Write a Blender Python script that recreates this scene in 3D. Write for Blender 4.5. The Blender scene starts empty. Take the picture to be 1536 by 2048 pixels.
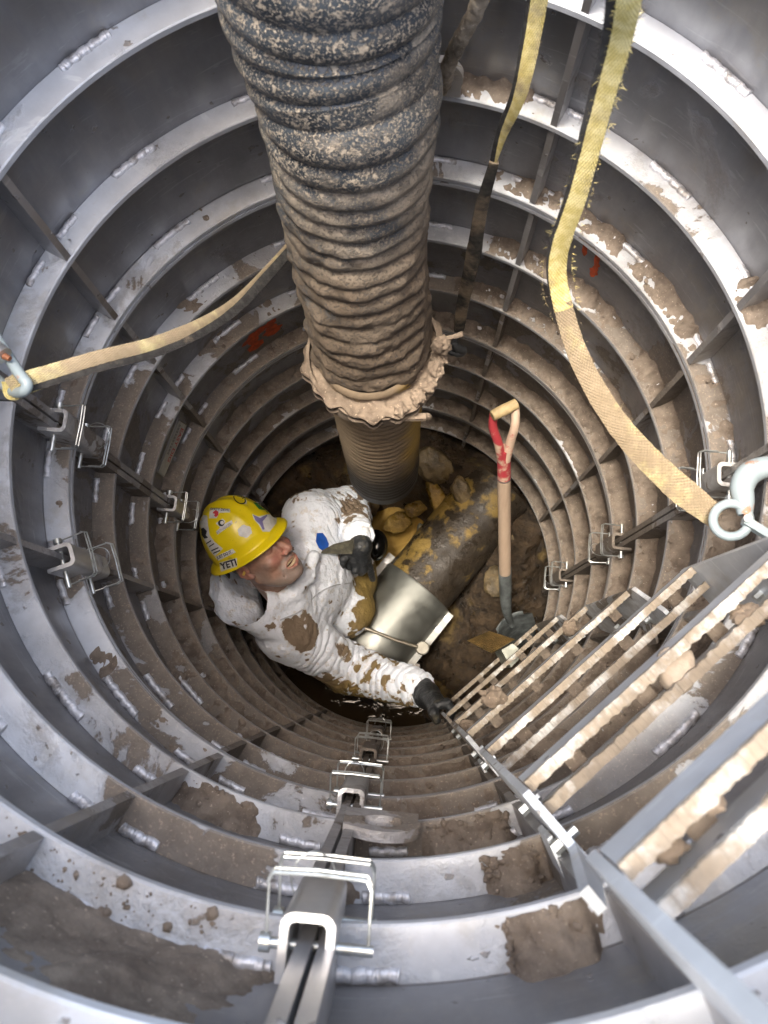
import bpy, bmesh, math, random
import numpy as np
from mathutils import Vector, Matrix, noise as mnoise
random.seed(7)
PI = math.pi
C = bpy.context.scene.collection
sc = bpy.context.scene

# ---------------------------------------------------------------- camera
S = 0.57                      # clear radius of the shaft inside the ring flanges (m)
FLOOR = 5.6                   # pit floor lies 5.6 radii below the lens
FPX = 1578.9
MC = np.array([[0.99973927, 0., -0.02283379], [-0.00459995, 0.97949804, -0.20140115], [0.02236565, 0.20145367, 0.97924266]])
CX, CY = 0.04718, 0.65321
D3 = np.diag([1., -1., -1.])
cam = bpy.data.cameras.new('camera'); camo = bpy.data.objects.new('camera', cam); C.objects.link(camo)
cam.sensor_width = 36; cam.sensor_fit = 'AUTO'; cam.lens = FPX / 2048 * 36
cam.clip_start = 0.02; cam.clip_end = 500
cols = D3 @ MC
M = Matrix.Identity(4)
for i in range(3):
    M[i][0] = cols[i, 0]; M[i][1] = -cols[i, 1]; M[i][2] = -cols[i, 2]
M[0][3], M[1][3], M[2][3] = CX * S, -CY * S, FLOOR * S
camo.matrix_world = M
cam.dof.use_dof = True; cam.dof.focus_distance = 1.95; cam.dof.aperture_fstop = 9.0
sc.camera = camo

# ---------------------------------------------------------------- sky and sun
SUN_EL = math.radians(80.5); SUN_TO = math.radians(12.0)     # compass heading the beam travels towards
w = bpy.data.worlds.new("World"); sc.world = w; w.use_nodes = True
nt = w.node_tree; nt.nodes.clear()
sky = nt.nodes.new('ShaderNodeTexSky'); sky.sky_type = 'NISHITA'; sky.sun_disc = False
sky.sun_elevation = SUN_EL
sun_dir = Vector((-math.cos(SUN_TO) * math.cos(SUN_EL), -math.sin(SUN_TO) * math.cos(SUN_EL), math.sin(SUN_EL)))
sky.sun_rotation = math.atan2(sun_dir.x, sun_dir.y)
bg = nt.nodes.new('ShaderNodeBackground'); bg.inputs[1].default_value = 0.15
ow = nt.nodes.new('ShaderNodeOutputWorld')
sky.dust_density = 4.0; sky.air_density = 1.0; sky.ozone_density = 1.0
mxr = nt.nodes.new('ShaderNodeMix'); mxr.data_type = 'RGBA'; mxr.blend_type = 'MULTIPLY'; mxr.inputs[0].default_value = 1.0
mxr.inputs[7].default_value = (1.07, 1.0, .89, 1)          # tint laid over the sky for colour balance, warms the blue
nt.links.new(sky.outputs[0], mxr.inputs[6]); nt.links.new(mxr.outputs[2], bg.inputs[0]); nt.links.new(bg.outputs[0], ow.inputs[0])
sl = bpy.data.lights.new('sun', 'SUN'); slo = bpy.data.objects.new('sun', sl); C.objects.link(slo)
sl.energy = .85; sl.angle = math.radians(10); sl.color = (1.0, 0.95, 0.86)
slo.rotation_euler = (-sun_dir).to_track_quat('-Z', 'Y').to_euler()
sc.view_settings.view_transform = 'Standard'; sc.view_settings.look = 'None'
sc.view_settings.exposure = 2.36; sc.view_settings.gamma = 1
sc.render.engine = 'CYCLES'
sc.cycles.max_bounces = 10; sc.cycles.diffuse_bounces = 6; sc.cycles.glossy_bounces = 6

# ---------------------------------------------------------------- placing helpers
def P(px, py, d):
    """point at depth d (radii below the lens) seen at photo position px, py"""
    v = MC @ np.array([(px - 768) / FPX, (py - 1024) / FPX, 1.0])
    x = v[0] / v[2] * d + CX; y = -(v[1] / v[2] * d + CY)
    return Vector((x * S, y * S, (FLOOR - d) * S))
def Cy(az, r, d):
    a = math.radians(az)
    return Vector((r * S * math.cos(a), r * S * math.sin(a), (FLOOR - d) * S))
def ZK(k): return 1.20931 + 0.393213 * k - 0.01202 * math.floor(k / 3)

# ---------------------------------------------------------------- numpy noise
def _h(i, j, k, s):
    n = (i * 374761393 + j * 668265263 + k * 2147483647 + s * 144665) & 0xffffffff
    n = ((n ^ (n >> 13)) * 1274126177) & 0xffffffff
    return ((n ^ (n >> 16)) & 0xffff) / 32767.5 - 1.0
def vnoise(p, s=0):
    p = np.asarray(p, float); f = np.floor(p).astype(np.int64); t = p - f; t = t * t * (3 - 2 * t)
    r = 0
    for a in (0, 1):
        for b in (0, 1):
            for c in (0, 1):
                wgt = (t[..., 0] if a else 1 - t[..., 0]) * (t[..., 1] if b else 1 - t[..., 1]) * (t[..., 2] if c else 1 - t[..., 2])
                r = r + wgt * _h(f[..., 0] + a, f[..., 1] + b, f[..., 2] + c, s)
    return r
def fbm(p, s=0, o=4):
    p = np.asarray(p, float); r = 0; a = 1.0
    for i in range(o):
        r = r + a * vnoise(p * (2 ** i), s + i * 17); a *= 0.5
    return r / 1.8

# ---------------------------------------------------------------- object helpers
def tag(o, label=None, cat=None, group=None, kind=None):
    if label: o['label'] = label
    if cat: o['category'] = cat
    if group: o['group'] = group
    if kind: o['kind'] = kind
    return o
def empty(name, loc=(0, 0, 0)):
    o = bpy.data.objects.new(name, None); C.objects.link(o); o.location = loc; o.empty_display_size = .05
    return o
def link(name, me, parent=None, smooth=True):
    o = bpy.data.objects.new(name, me); C.objects.link(o)
    if parent is not None:
        o.parent = parent
        l = Vector((0, 0, 0)); q = parent
        while q is not None: l += q.location; q = q.parent
        o.location = -l if not getattr(parent, '_local', False) else (0, 0, 0)
    return o
def build(name, V, F, mat, parent=None, smooth=True, auto=None):
    """one mesh object from world coordinates"""
    me = bpy.data.meshes.new(name)
    me.from_pydata([tuple(v) for v in V], [], [tuple(f) for f in F]); me.validate()
    me.materials.append(mat)
    if smooth:
        me.polygons.foreach_set('use_smooth', [True] * len(me.polygons))
        if auto is not None:
            try: me.set_sharp_from_angle(angle=math.radians(auto))
            except Exception: pass
    me.update()
    return link(name, me, parent)
class MB:
    """collects pieces into one mesh"""
    def __init__(s): s.v = []; s.f = []; s.m = []
    def add(s, V, F, m=0):
        n = len(s.v); s.v += [Vector(v) for v in V]; s.f += [tuple(i + n for i in f) for f in F]; s.m += [m] * len(F)
    def box(s, o, ax, ay, az, m=0):
        """o corner, three edge vectors"""
        o, ax, ay, az = map(Vector, (o, ax, ay, az))
        V = [o, o + ax, o + ax + ay, o + ay, o + az, o + ax + az, o + ax + ay + az, o + ay + az]
        F = [(0, 3, 2, 1), (4, 5, 6, 7), (0, 1, 5, 4), (1, 2, 6, 5), (2, 3, 7, 6), (3, 0, 4, 7)]
        if ax.cross(ay).dot(az) < 0: F = [f[::-1] for f in F]
        s.add(V, F, m)
    def tube(s, pts, r, n=10, m=0, cap=True, closed=False):
        pts = [Vector(p) for p in pts]; N = len(pts)
        rr = r if isinstance(r, (list, tuple)) else [r] * N
        V = []; F = []; up = None
        for i, p in enumerate(pts):
            if closed: t = pts[(i + 1) % N] - pts[i - 1]
            else: t = pts[min(i + 1, N - 1)] - pts[max(i - 1, 0)]
            t.normalize()
            if up is None:
                up = t.orthogonal().normalized()
            up = (up - t * up.dot(t))
            if up.length < 1e-6: up = t.orthogonal()
            up.normalize(); sd = t.cross(up)
            for k in range(n):
                a = 2 * PI * k / n
                V.append(p + (up * math.cos(a) + sd * math.sin(a)) * rr[i])
        L = N if closed else N - 1
        for i in range(L):
            for k in range(n):
                a = i * n + k; b = i * n + (k + 1) % n; j = (i + 1) % N
                F.append((a, b, j * n + (k + 1) % n, j * n + k))
        if cap and not closed:
            F.append(tuple(range(n))[::-1]); F.append(tuple(range((N - 1) * n, N * n)))
        s.add(V, F, m)
    def lathe(s, c, axis, prof, n=24, m=0, xref=None):
        """prof = [(r, h)...] around axis from c"""
        axis = Vector(axis).normalized(); u = (Vector(xref) if xref else axis.orthogonal()); u = (u - axis * u.dot(axis)).normalized(); v = axis.cross(u)
        c = Vector(c); V = []; F = []
        for r, h in prof:
            for k in range(n):
                a = 2 * PI * k / n
                V.append(c + axis * h + (u * math.cos(a) + v * math.sin(a)) * r)
        for i in range(len(prof) - 1):
            for k in range(n):
                F.append((i * n + k, i * n + (k + 1) % n, (i + 1) * n + (k + 1) % n, (i + 1) * n + k))
        F.append(tuple(range(n))[::-1]); F.append(tuple(range((len(prof) - 1) * n, len(prof) * n)))
        s.add(V, F, m)
    def prism(s, poly, ext, m=0):
        """planar polygon (3-d points) extruded by a vector"""
        poly = [Vector(p) for p in poly]; ext = Vector(ext); n = len(poly)
        V = poly + [p + ext for p in poly]
        F = [tuple(range(n))[::-1], tuple(range(n, 2 * n))] + [(i, (i + 1) % n, n + (i + 1) % n, n + i) for i in range(n)]
        nrm = sum(((poly[i] - poly[0]).cross(poly[(i + 1) % n] - poly[0]) for i in range(1, n - 1)), Vector())
        if nrm.dot(ext) < 0: F = [f[::-1] for f in F]
        s.add(V, F, m)
    def build(s, name, mat, parent=None, smooth=False, bevel=0, seg=2, auto=35):
        me = bpy.data.meshes.new(name)
        bm = bmesh.new()
        vs = [bm.verts.new(v) for v in s.v]
        for f, mi in zip(s.f, s.m):
            try:
                q = bm.faces.new([vs[i] for i in f]); q.material_index = mi
            except ValueError: pass
        if bevel:
            es = [e for e in bm.edges if len(e.link_faces) == 2 and e.calc_face_angle(0) > .5]
            bmesh.ops.bevel(bm, geom=es, offset=bevel, segments=seg, profile=.6, affect='EDGES', clamp_overlap=True)
        bmesh.ops.recalc_face_normals(bm, faces=bm.faces)
        bm.to_mesh(me); bm.free()
        for mm in (mat if isinstance(mat, (list, tuple)) else [mat]): me.materials.append(mm)
        if smooth or bevel:
            me.polygons.foreach_set('use_smooth', [True] * len(me.polygons))
            me.set_sharp_from_angle(angle=math.radians(auto))
        return link(name, me, parent)

# ---------------------------------------------------------------- surface nets on a distance field
def surf_nets(fn, lo, hi, h):
    lo = np.array(lo, float); hi = np.array(hi, float)
    n = np.ceil((hi - lo) / h).astype(int) + 1
    ax = [lo[i] + h * np.arange(n[i]) for i in range(3)]
    G = np.empty(n)
    for i in range(0, n[0], 16):
        X, Y, Z = np.meshgrid(ax[0][i:i + 16], ax[1], ax[2], indexing='ij')
        G[i:i + 16] = fn(np.stack([X, Y, Z], -1))
    sgn = G < 0
    cn = n - 1
    acc = np.zeros(tuple(cn) + (3,)); cnt = np.zeros(tuple(cn))
    corners = [(a, b, c) for a in (0, 1) for b in (0, 1) for c in (0, 1)]
    for a in corners:
        for axis in range(3):
            if a[axis]: continue
            b = list(a); b[axis] = 1
            sa = tuple(slice(a[k], a[k] + cn[k]) for k in range(3)); sb = tuple(slice(b[k], b[k] + cn[k]) for k in range(3))
            ga, gb = G[sa], G[sb]; m = sgn[sa] != sgn[sb]
            t = np.where(m, ga / np.where(m, ga - gb, 1), 0)
            for k in range(3):
                acc[..., k] += np.where(m, a[k] + (t if k == axis else 0), 0)
            cnt += m
    act = cnt > 0
    idx = -np.ones(tuple(cn), int); idx[act] = np.arange(act.sum())
    ii = np.argwhere(act)
    V = lo + h * (ii + acc[act] / cnt[act][:, None])
    F = []
    for axis in range(3):
        u, v = [(1, 2), (2, 0), (0, 1)][axis]
        sl_a = [slice(1, n[k] - 1) for k in range(3)]; sl_a[axis] = slice(0, n[axis] - 1)
        sl_b = list(sl_a); sl_b[axis] = slice(1, n[axis])
        m = sgn[tuple(sl_a)] != sgn[tuple(sl_b)]
        e = np.argwhere(m); off = np.array([1, 1, 1]); off[axis] = 0; e = e + off
        s_in = sgn[tuple(e.T)]
        def cell(du, dv):
            q = e.copy(); q[:, u] += du; q[:, v] += dv
            return idx[tuple(q.T)]
        a, b, c, d = cell(-1, -1), cell(0, -1), cell(0, 0), cell(-1, 0)
        ok = (a >= 0) & (b >= 0) & (c >= 0) & (d >= 0)
        q = np.stack([a, b, c, d], 1); q[~s_in] = q[~s_in][:, ::-1]
        F.append(q[ok])
    return V, np.concatenate(F)
def mesh_np(name, V, F, mat, parent=None, smooth=True):
    me = bpy.data.meshes.new(name)
    me.vertices.add(len(V)); me.vertices.foreach_set('co', np.asarray(V, np.float32).ravel())
    F = np.asarray(F); k = F.shape[1]
    me.loops.add(len(F) * k); me.loops.foreach_set('vertex_index', F.ravel().astype(np.int32))
    me.polygons.add(len(F)); me.polygons.foreach_set('loop_start', np.arange(0, len(F) * k, k, dtype=np.int32))
    me.update(calc_edges=True); me.validate()
    me.polygons.foreach_set('use_smooth', [smooth] * len(me.polygons))
    for mm in (mat if isinstance(mat, (list, tuple)) else [mat]): me.materials.append(mm)
    return link(name, me, parent)
def smin(a, b, k):
    h = np.clip(.5 + .5 * (b - a) / k, 0, 1); return b + (a - b) * h - k * h * (1 - h)
def smax(a, b, k): return -smin(-a, -b, k)
def sd_cap(p, a, b, ra, rb=None):
    rb = ra if rb is None else rb; a = np.array(a, float); b = np.array(b, float)
    ba = b - a; t = np.clip(((p - a) @ ba) / (ba @ ba + 1e-12), 0, 1)
    return np.linalg.norm(p - a - t[..., None] * ba, axis=-1) - (ra + (rb - ra) * t)
def sd_ell(p, c, r, R=None):
    q = p - np.array(c, float)
    if R is not None: q = q @ R
    r = np.array(r, float); k0 = np.linalg.norm(q / r, axis=-1); k1 = np.linalg.norm(q / (r * r), axis=-1)
    return k0 * (k0 - 1) / (k1 + 1e-9)

# ---------------------------------------------------------------- materials
class NT:
    def __init__(s, name):
        s.mat = bpy.data.materials.new(name); s.mat.use_nodes = True; s.t = s.mat.node_tree; s.t.nodes.clear()
        s.out = s.t.nodes.new('ShaderNodeOutputMaterial'); s.b = s.t.nodes.new('ShaderNodeBsdfPrincipled')
        s.t.links.new(s.b.outputs[0], s.out.inputs[0])
        g = s.t.nodes.new('ShaderNodeNewGeometry'); s.pos = g.outputs['Position']; s.nrm = g.outputs['Normal']
    def set(s, k, v):
        i = s.b.inputs[k]
        if isinstance(v, bpy.types.NodeSocket): s.t.links.new(v, i)
        else: i.default_value = v if not isinstance(v, tuple) or len(v) == len(i.default_value) else (*v, 1)
    def _in(s, n, i, v):
        if isinstance(v, bpy.types.NodeSocket): s.t.links.new(v, n.inputs[i])
        elif v is not None:
            if isinstance(v, tuple) and len(v) == 3 and len(n.inputs[i].default_value) == 4: v = (*v, 1)
            n.inputs[i].default_value = v
    def noise(s, scale, detail=5, rough=.55, vec=None, dist=0, lac=2.0):
        n = s.t.nodes.new('ShaderNodeTexNoise'); n.inputs['Scale'].default_value = scale; n.inputs['Detail'].default_value = detail
        n.inputs['Roughness'].default_value = rough; n.inputs['Distortion'].default_value = dist
        s.t.links.new(vec or s.pos, n.inputs['Vector']); return n.outputs['Fac']
    def vor(s, scale, vec=None, feature='F1', rand=1):
        n = s.t.nodes.new('ShaderNodeTexVoronoi'); n.feature = feature; n.inputs['Scale'].default_value = scale
        n.inputs['Randomness'].default_value = rand
        s.t.links.new(vec or s.pos, n.inputs['Vector']); return n.outputs['Distance']
    def math(s, op, a, b=None, c=None, clamp=False):
        n = s.t.nodes.new('ShaderNodeMath'); n.operation = op; n.use_clamp = clamp
        s._in(n, 0, a); s._in(n, 1, b); s._in(n, 2, c); return n.outputs[0]
    def ramp(s, v, a, b, lo=0., hi=1., smooth=True):
        n = s.t.nodes.new('ShaderNodeMapRange'); n.interpolation_type = 'SMOOTHSTEP' if smooth else 'LINEAR'; n.clamp = True
        s._in(n, 0, v); n.inputs[1].default_value = a; n.inputs[2].default_value = b; n.inputs[3].default_value = lo; n.inputs[4].default_value = hi
        return n.outputs[0]
    def mix(s, f, a, b):
        n = s.t.nodes.new('ShaderNodeMix'); n.data_type = 'RGBA'
        s._in(n, 0, f)
        for i, v in ((6, a), (7, b)):
            if isinstance(v, bpy.types.NodeSocket): s.t.links.new(v, n.inputs[i])
            else: n.inputs[i].default_value = (*v, 1) if len(v) == 3 else v
        return n.outputs[2]
    def mixf(s, f, a, b):
        n = s.t.nodes.new('ShaderNodeMix'); n.data_type = 'FLOAT'
        s._in(n, 0, f); s._in(n, 2, a); s._in(n, 3, b); return n.outputs[0]
    def xyz(s, v):
        n = s.t.nodes.new('ShaderNodeSeparateXYZ'); s.t.links.new(v, n.inputs[0]); return n.outputs
    def scale(s, v, k):
        n = s.t.nodes.new('ShaderNodeVectorMath'); n.operation = 'MULTIPLY'; s.t.links.new(v, n.inputs[0]); n.inputs[1].default_value = k
        return n.outputs[0]
    def bump(s, h, strength=.3, dist=.01, prev=None):
        n = s.t.nodes.new('ShaderNodeBump'); n.inputs['Strength'].default_value = strength; n.inputs['Distance'].default_value = dist
        s.t.links.new(h, n.inputs['Height'])
        if prev: s.t.links.new(prev, n.inputs['Normal'])
        return n.outputs[0]
    def attr(s, name):
        n = s.t.nodes.new('ShaderNodeAttribute'); n.attribute_name = name; return n.outputs['Fac']
    def obj(s):
        n = s.t.nodes.new('ShaderNodeTexCoord'); return n.outputs['Object']

DIRT_A = (.115, .097, .080); DIRT_B = (.245, .213, .178)
def dirt_color(m, wet=None):
    c = m.mix(m.noise(55, 6), DIRT_A, DIRT_B)
    return m.mix(m.ramp(m.noise(260, 3), .55, .75), c, (.34, .28, .22))
def alu(name, base=(.62, .64, .68), rough=.40, metal=.9, dirt=0.0, film=.10, up_only=True, bump=.05):
    """brushed aluminium with caked soil: more of it deeper down and towards the lower right"""
    m = NT(name)
    x, y, z = m.xyz(m.pos)
    nz = m.xyz(m.nrm)[2]
    up = m.ramp(nz, .3, .8) if up_only else 1.0
    # bias: 0 near the rim, grows with depth
    bz = m.ramp(z, (FLOOR - .9) * S, (FLOOR - 3.6) * S, -.17, .17, smooth=False)
    bx = m.math('MULTIPLY', x, .04); by = m.math('MULTIPLY', y, -.13)
    bias = m.math('ADD', m.math('ADD', bz, bx), m.math('ADD', by, dirt))
    n1 = m.noise(5.0, 9, .62, dist=.4)
    v = m.math('ADD', n1, bias)
    mask = m.ramp(v, .515, .545)
    if up_only: mask = m.math('MULTIPLY', mask, up)
    halo = m.math('MULTIPLY', m.ramp(m.math('ADD', v, m.math('MULTIPLY', m.math('SUBTRACT', m.noise(60, 6, .7), .5), .12)), .43, .53), .5)
    if up_only: halo = m.math('MULTIPLY', halo, up)
    mask = m.math('MAXIMUM', mask, halo)
    spots = m.ramp(m.noise(38, 3, .5), .69, .72)
    small = m.math('MULTIPLY', spots, .75)
    mask = m.math('MAXIMUM', mask, small)
    filmv = m.math('MULTIPLY', m.ramp(m.math('ADD', m.noise(2.6, 6, .6), bias), .25, .8), film * 4)
    mask2 = m.math('MAXIMUM', mask, m.math('MINIMUM', filmv, .75))
    brushed = m.noise(30, 4, .6, vec=m.scale(m.pos, (1, 1, .3)))
    b = m.mix(m.ramp(m.noise(9, 5), .3, .7), tuple(c * .86 for c in base), tuple(min(1, c * 1.12) for c in base))
    b = m.mix(m.ramp(m.noise(3.1, 6, vec=m.scale(m.pos, (1.7, 1.2, 1))), .5, .75, 0, .45), b, tuple(c * .72 for c in base))
    scr = m.ramp(m.noise(7, 4, .6, vec=m.scale(m.pos, (1, 1, 9)), dist=2.0), .60, .66, 0, .35)
    b = m.mix(scr, b, tuple(min(1, c * 1.5) for c in base))
    b = m.mix(m.ramp(m.noise(4.4, 7, .7), .56, .66, 0, .35), b, (.40, .36, .28))
    m.set('Base Color', m.mix(mask2, b, dirt_color(m)))
    m.set('Metallic', m.math('MULTIPLY', m.math('SUBTRACT', 1.0, mask2), metal))
    r = m.mixf(m.ramp(brushed, .3, .7), rough * .75, rough * 1.3)
    m.set('Roughness', m.mixf(mask2, r, .93))
    bh = m.math('ADD', m.math('MULTIPLY', mask, m.noise(90, 6, .7)), m.math('MULTIPLY', m.noise(160, 3), .04))
    m.set('Normal', m.bump(m.math('ADD', bh, m.math('MULTIPLY', mask, .8)), .55, .006))
    return m.mat
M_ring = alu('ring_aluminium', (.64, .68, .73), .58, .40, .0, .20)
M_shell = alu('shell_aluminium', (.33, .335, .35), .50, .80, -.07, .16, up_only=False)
M_rib = alu('rib_aluminium', (.50, .50, .51), .42, .85, -.04, .14, up_only=False)
M_weld = NT('weld_metal')
M_weld.set('Base Color', M_weld.mix(M_weld.ramp(M_weld.noise(40, 4), .45, .7), (.66, .67, .70), (.30, .28, .26)))
M_weld.set('Metallic', .6); M_weld.set('Roughness', .5)
M_weld.set('Normal', M_weld.bump(M_weld.noise(220, 3), .4, .002)); M_weld = M_weld.mat
M_lad = alu('ladder_aluminium', (.62, .66, .70), .45, .45, -.13, .12, up_only=False)
M_clip = alu('clip_steel', (.62, .63, .64), .40, .85, -.10, .14, up_only=False)
m = NT('zinc_wire'); m.set('Base Color', m.mix(m.ramp(m.noise(60), .4, .7), (.62, .66, .66), (.42, .43, .40))); m.set('Metallic', .8); m.set('Roughness', .35); M_zinc = m.mat
def simple(name, col, rough=.6, metal=0, var=.25, sc_=40, bump=.15, bd=.003, spec=None):
    m = NT(name); a = tuple(c * (1 - var) for c in col); b = tuple(min(1, c * (1 + var)) for c in col)
    m.set('Base Color', m.mix(m.ramp(m.noise(sc_, 6, .6), .3, .7), a, b)); m.set('Roughness', rough); m.set('Metallic', metal)
    m.set('Normal', m.bump(m.noise(sc_ * 3, 5, .6), bump, bd))
    if spec is not None: m.set('Specular IOR Level', spec)
    return m.mat
def soil_mat(name, a, b, rough=.95, wet=0, scl=60):
    m = NT(name)
    c = m.mix(m.ramp(m.noise(scl * .35, 8, .65), .3, .7), a, b)
    c = m.mix(m.ramp(m.noise(scl * 4, 3), .62, .75), c, tuple(min(1, q * 1.8) for q in b))
    m.set('Base Color', c)
    if wet: m.set('Roughness', m.ramp(m.noise(scl * .3, 4), .35, .65, .18, .75))
    else: m.set('Roughness', rough)
    h = m.math('ADD', m.noise(scl * 1.3, 8, .7), m.math('MULTIPLY', m.vor(scl * .9), .5))
    m.set('Normal', m.bump(h, .9, .006)); return m.mat
M_soil = soil_mat('loose_soil', (.125, .098, .076), (.255, .21, .165))
M_mud = soil_mat('wet_mud', (.035, .022, .012), (.13, .085, .035), wet=1, scl=34)
M_ochre = soil_mat('ochre_clay', (.15, .09, .018), (.36, .23, .055), wet=1, scl=40)
M_rock = soil_mat('rock', (.06, .045, .025), (.20, .145, .07), wet=1, scl=50)

# ================================================================ the shaft: tiers of curved panels
RI, RO, TH = 1.0, 1.078, 0.022
JOINT = [-5, 85, 175, 265]
SIDE = {0: 'upper right', 1: 'upper left', 2: 'lower left', 3: 'lower right'}
TIER = ['topmost', 'second', 'third', 'fourth', 'fifth and lowest']
EXTRA = {(0, 0): 'clean plates cut off by the frame', (0, 1): 'clean plates behind the big hose', (0, 2): 'soil caked on its lower ledge', (0, 3): 'beside the top of the ladder',
         (1, 0): 'cream lit ledges with silver weld beads', (1, 1): 'bluish ledges with silver weld beads', (1, 2): 'white ledges with brown smears', (1, 3): 'soil piled beside the ladder rail',
         (2, 0): 'orange paint streak behind the yellow sling', (2, 1): 'orange paint drips and maker sticker', (2, 2): 'ledges half covered in brown soil', (2, 3): 'ledges behind the ladder rungs',
         (3, 0): 'dusty ledges behind the shovel', (3, 1): 'dark ledges above the yellow hard hat', (3, 2): 'soil covered ledges below the worker', (3, 3): 'dusty ledges at the ladder foot',
         (4, 0): 'dark dirty ledges above the mud', (4, 1): 'dark wet ledges above the mud', (4, 2): 'shadowed ledges behind the worker', (4, 3): 'brown ledges by the lowest rungs'}
def arc_plate(mb, a0, a1, r0, r1, d0, d1, step=1.5, bev=.0035):
    n = max(2, int(math.ceil((a1 - a0) / step))) + 1
    prof = [(r0 + bev, d0), (r1, d0), (r1, d1), (r0 + bev, d1), (r0, d1 - bev), (r0, d0 + bev)] if bev else [(r0, d0), (r1, d0), (r1, d1), (r0, d1)]
    k = len(prof); V = []; F = []
    for i in range(n):
        a = a0 + (a1 - a0) * i / (n - 1)
        V += [Cy(a, r, d) for r, d in prof]
    for i in range(n - 1):
        for j in range(k):
            F.append((i * k + j, i * k + (j + 1) % k, (i + 1) * k + (j + 1) % k, (i + 1) * k + j))
    F.append(tuple(range(k))[::-1]); F.append(tuple((n - 1) * k + j for j in range(k)))
    mb.add(V, F)
def radial_plate(mb, a, off, th, r0, r1, d0, d1):
    """flat plate standing radially; off and th measured sideways in radii"""
    ar = math.radians(a); u = Vector((math.cos(ar), math.sin(ar), 0)); v = Vector((-math.sin(ar), math.cos(ar), 0))
    o = (u * r0 + v * off) * S + Vector((0, 0, (FLOOR - d0) * S))
    mb.box(o, v * th * S, u * (r1 - r0) * S, Vector((0, 0, -(d1 - d0) * S)))
def weld(a0, a1, k, parent, seed, r=1.066, rad=.0125, dz=0.0):
    n = int(max(20, (a1 - a0) * 11)); rs = random.Random(seed); pts = []; rr = []
    ph = rs.random() * 6
    for i in range(n):
        t = i / (n - 1); a = a0 + (a1 - a0) * t
        e = min(1, (min(t, 1 - t) * n / 3) ** .5 + .45)
        rip = .95 + .035 * math.sin(i * 1.9 + ph) + .06 * math.sin(i * .37 + ph * 2) + rs.uniform(-.035, .035)
        pts.append(Cy(a, r + .0012 * math.sin(i * .31 + ph) + rs.uniform(-.0006, .0006), ZK(k) + .0035 + dz)); rr.append(rad * S * e * rip)
    mb = MB(); mb.tube(pts, rr, 9)
    return mb.build('weld_bead', M_weld, parent, smooth=True, auto=80)
tiers = [(-2, 0), (0, 3), (3, 6), (6, 9), (9, 12)]
GAP = .028
panels = {}
for ti, (k0, k1) in enumerate(tiers):
    dtop = ZK(k0); dbot = ZK(k1) - .004
    if ti == 4: dbot = 5.95
    for q in range(4):
        j0 = JOINT[q]; j1 = j0 + 90
        if ti == 0 and q == 2: j1 += 1.3
        if ti == 0 and q == 3: j0 += 1.3
        p = empty('shoring_panel', Cy(j0 + 45, RO, dbot))
        tag(p, '%s tier shoring panel, %s, %s' % (TIER[ti], SIDE[q], EXTRA[(ti, q)]), 'shoring panel', 'curved aluminium panels lining the shaft')
        panels[(ti, q)] = p
        g = math.degrees(.027)
        mb = MB(); arc_plate(mb, j0 + .25, j1 - .25, RO, RO + .02, dtop, dbot - .001, 2.0, 0)
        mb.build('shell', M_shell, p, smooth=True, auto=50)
        # rings belonging to this tier
        rl = []
        if ti == 0: rl = [(-2, ZK(-2)), (-1, ZK(-1))]
        else:
            for k in range(k0, min(k1, 13) + 1):
                d = ZK(k)
                if k == k0 and ti > 1: d = ZK(k) + GAP
                rl.append((k, d))
            if ti == 4: rl = [(9, ZK(9) + GAP), (10, ZK(10)), (11, ZK(11))]
        jit = [0, 0, -.5, .3, .9][ti]
        ribs = [j0 + 23.5 + jit, j0 + 66.5 + jit]
        for k, d in rl:
            mb = MB(); arc_plate(mb, j0 + g, j1 - g, RI + (.0015 if (k % 3 == 0 and d > ZK(k)) else 0), RO - .001, d, d + TH)
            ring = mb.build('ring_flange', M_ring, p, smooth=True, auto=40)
            if k >= 7: continue
            if d > ZK(k): continue
            wl = [(43, 51), (18.2, 22), (25, 29.5), (60.5, 65), (68, 72.5), (3, 8), (82, 87.5)]
            rs = random.Random(k * 7 + q)
            for wi, (a, b) in enumerate(wl):
                dd = rs.uniform(-.7, .7)
                weld(j0 + a + dd, j0 + b + dd, k, ring, k * 100 + q * 10 + wi, rad=.0140 if b - a > 6 else .0125)
        for ra in ribs:
            mb = MB(); radial_plate(mb, ra, -.010, .020, RI + .0035, RO + .004, dtop + (GAP if ti > 1 else .001) + .003, dbot - .003)
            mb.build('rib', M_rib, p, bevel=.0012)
        for s, ja in ((1, j0), (-1, j1)):
            mb = MB(); radial_plate(mb, ja, .004 if s > 0 else -.025, .021, RI - .004, RO + .004, dtop + .012, dbot - .012)
            mb.build('joint_flange', M_rib, p, bevel=.0012)
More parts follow.
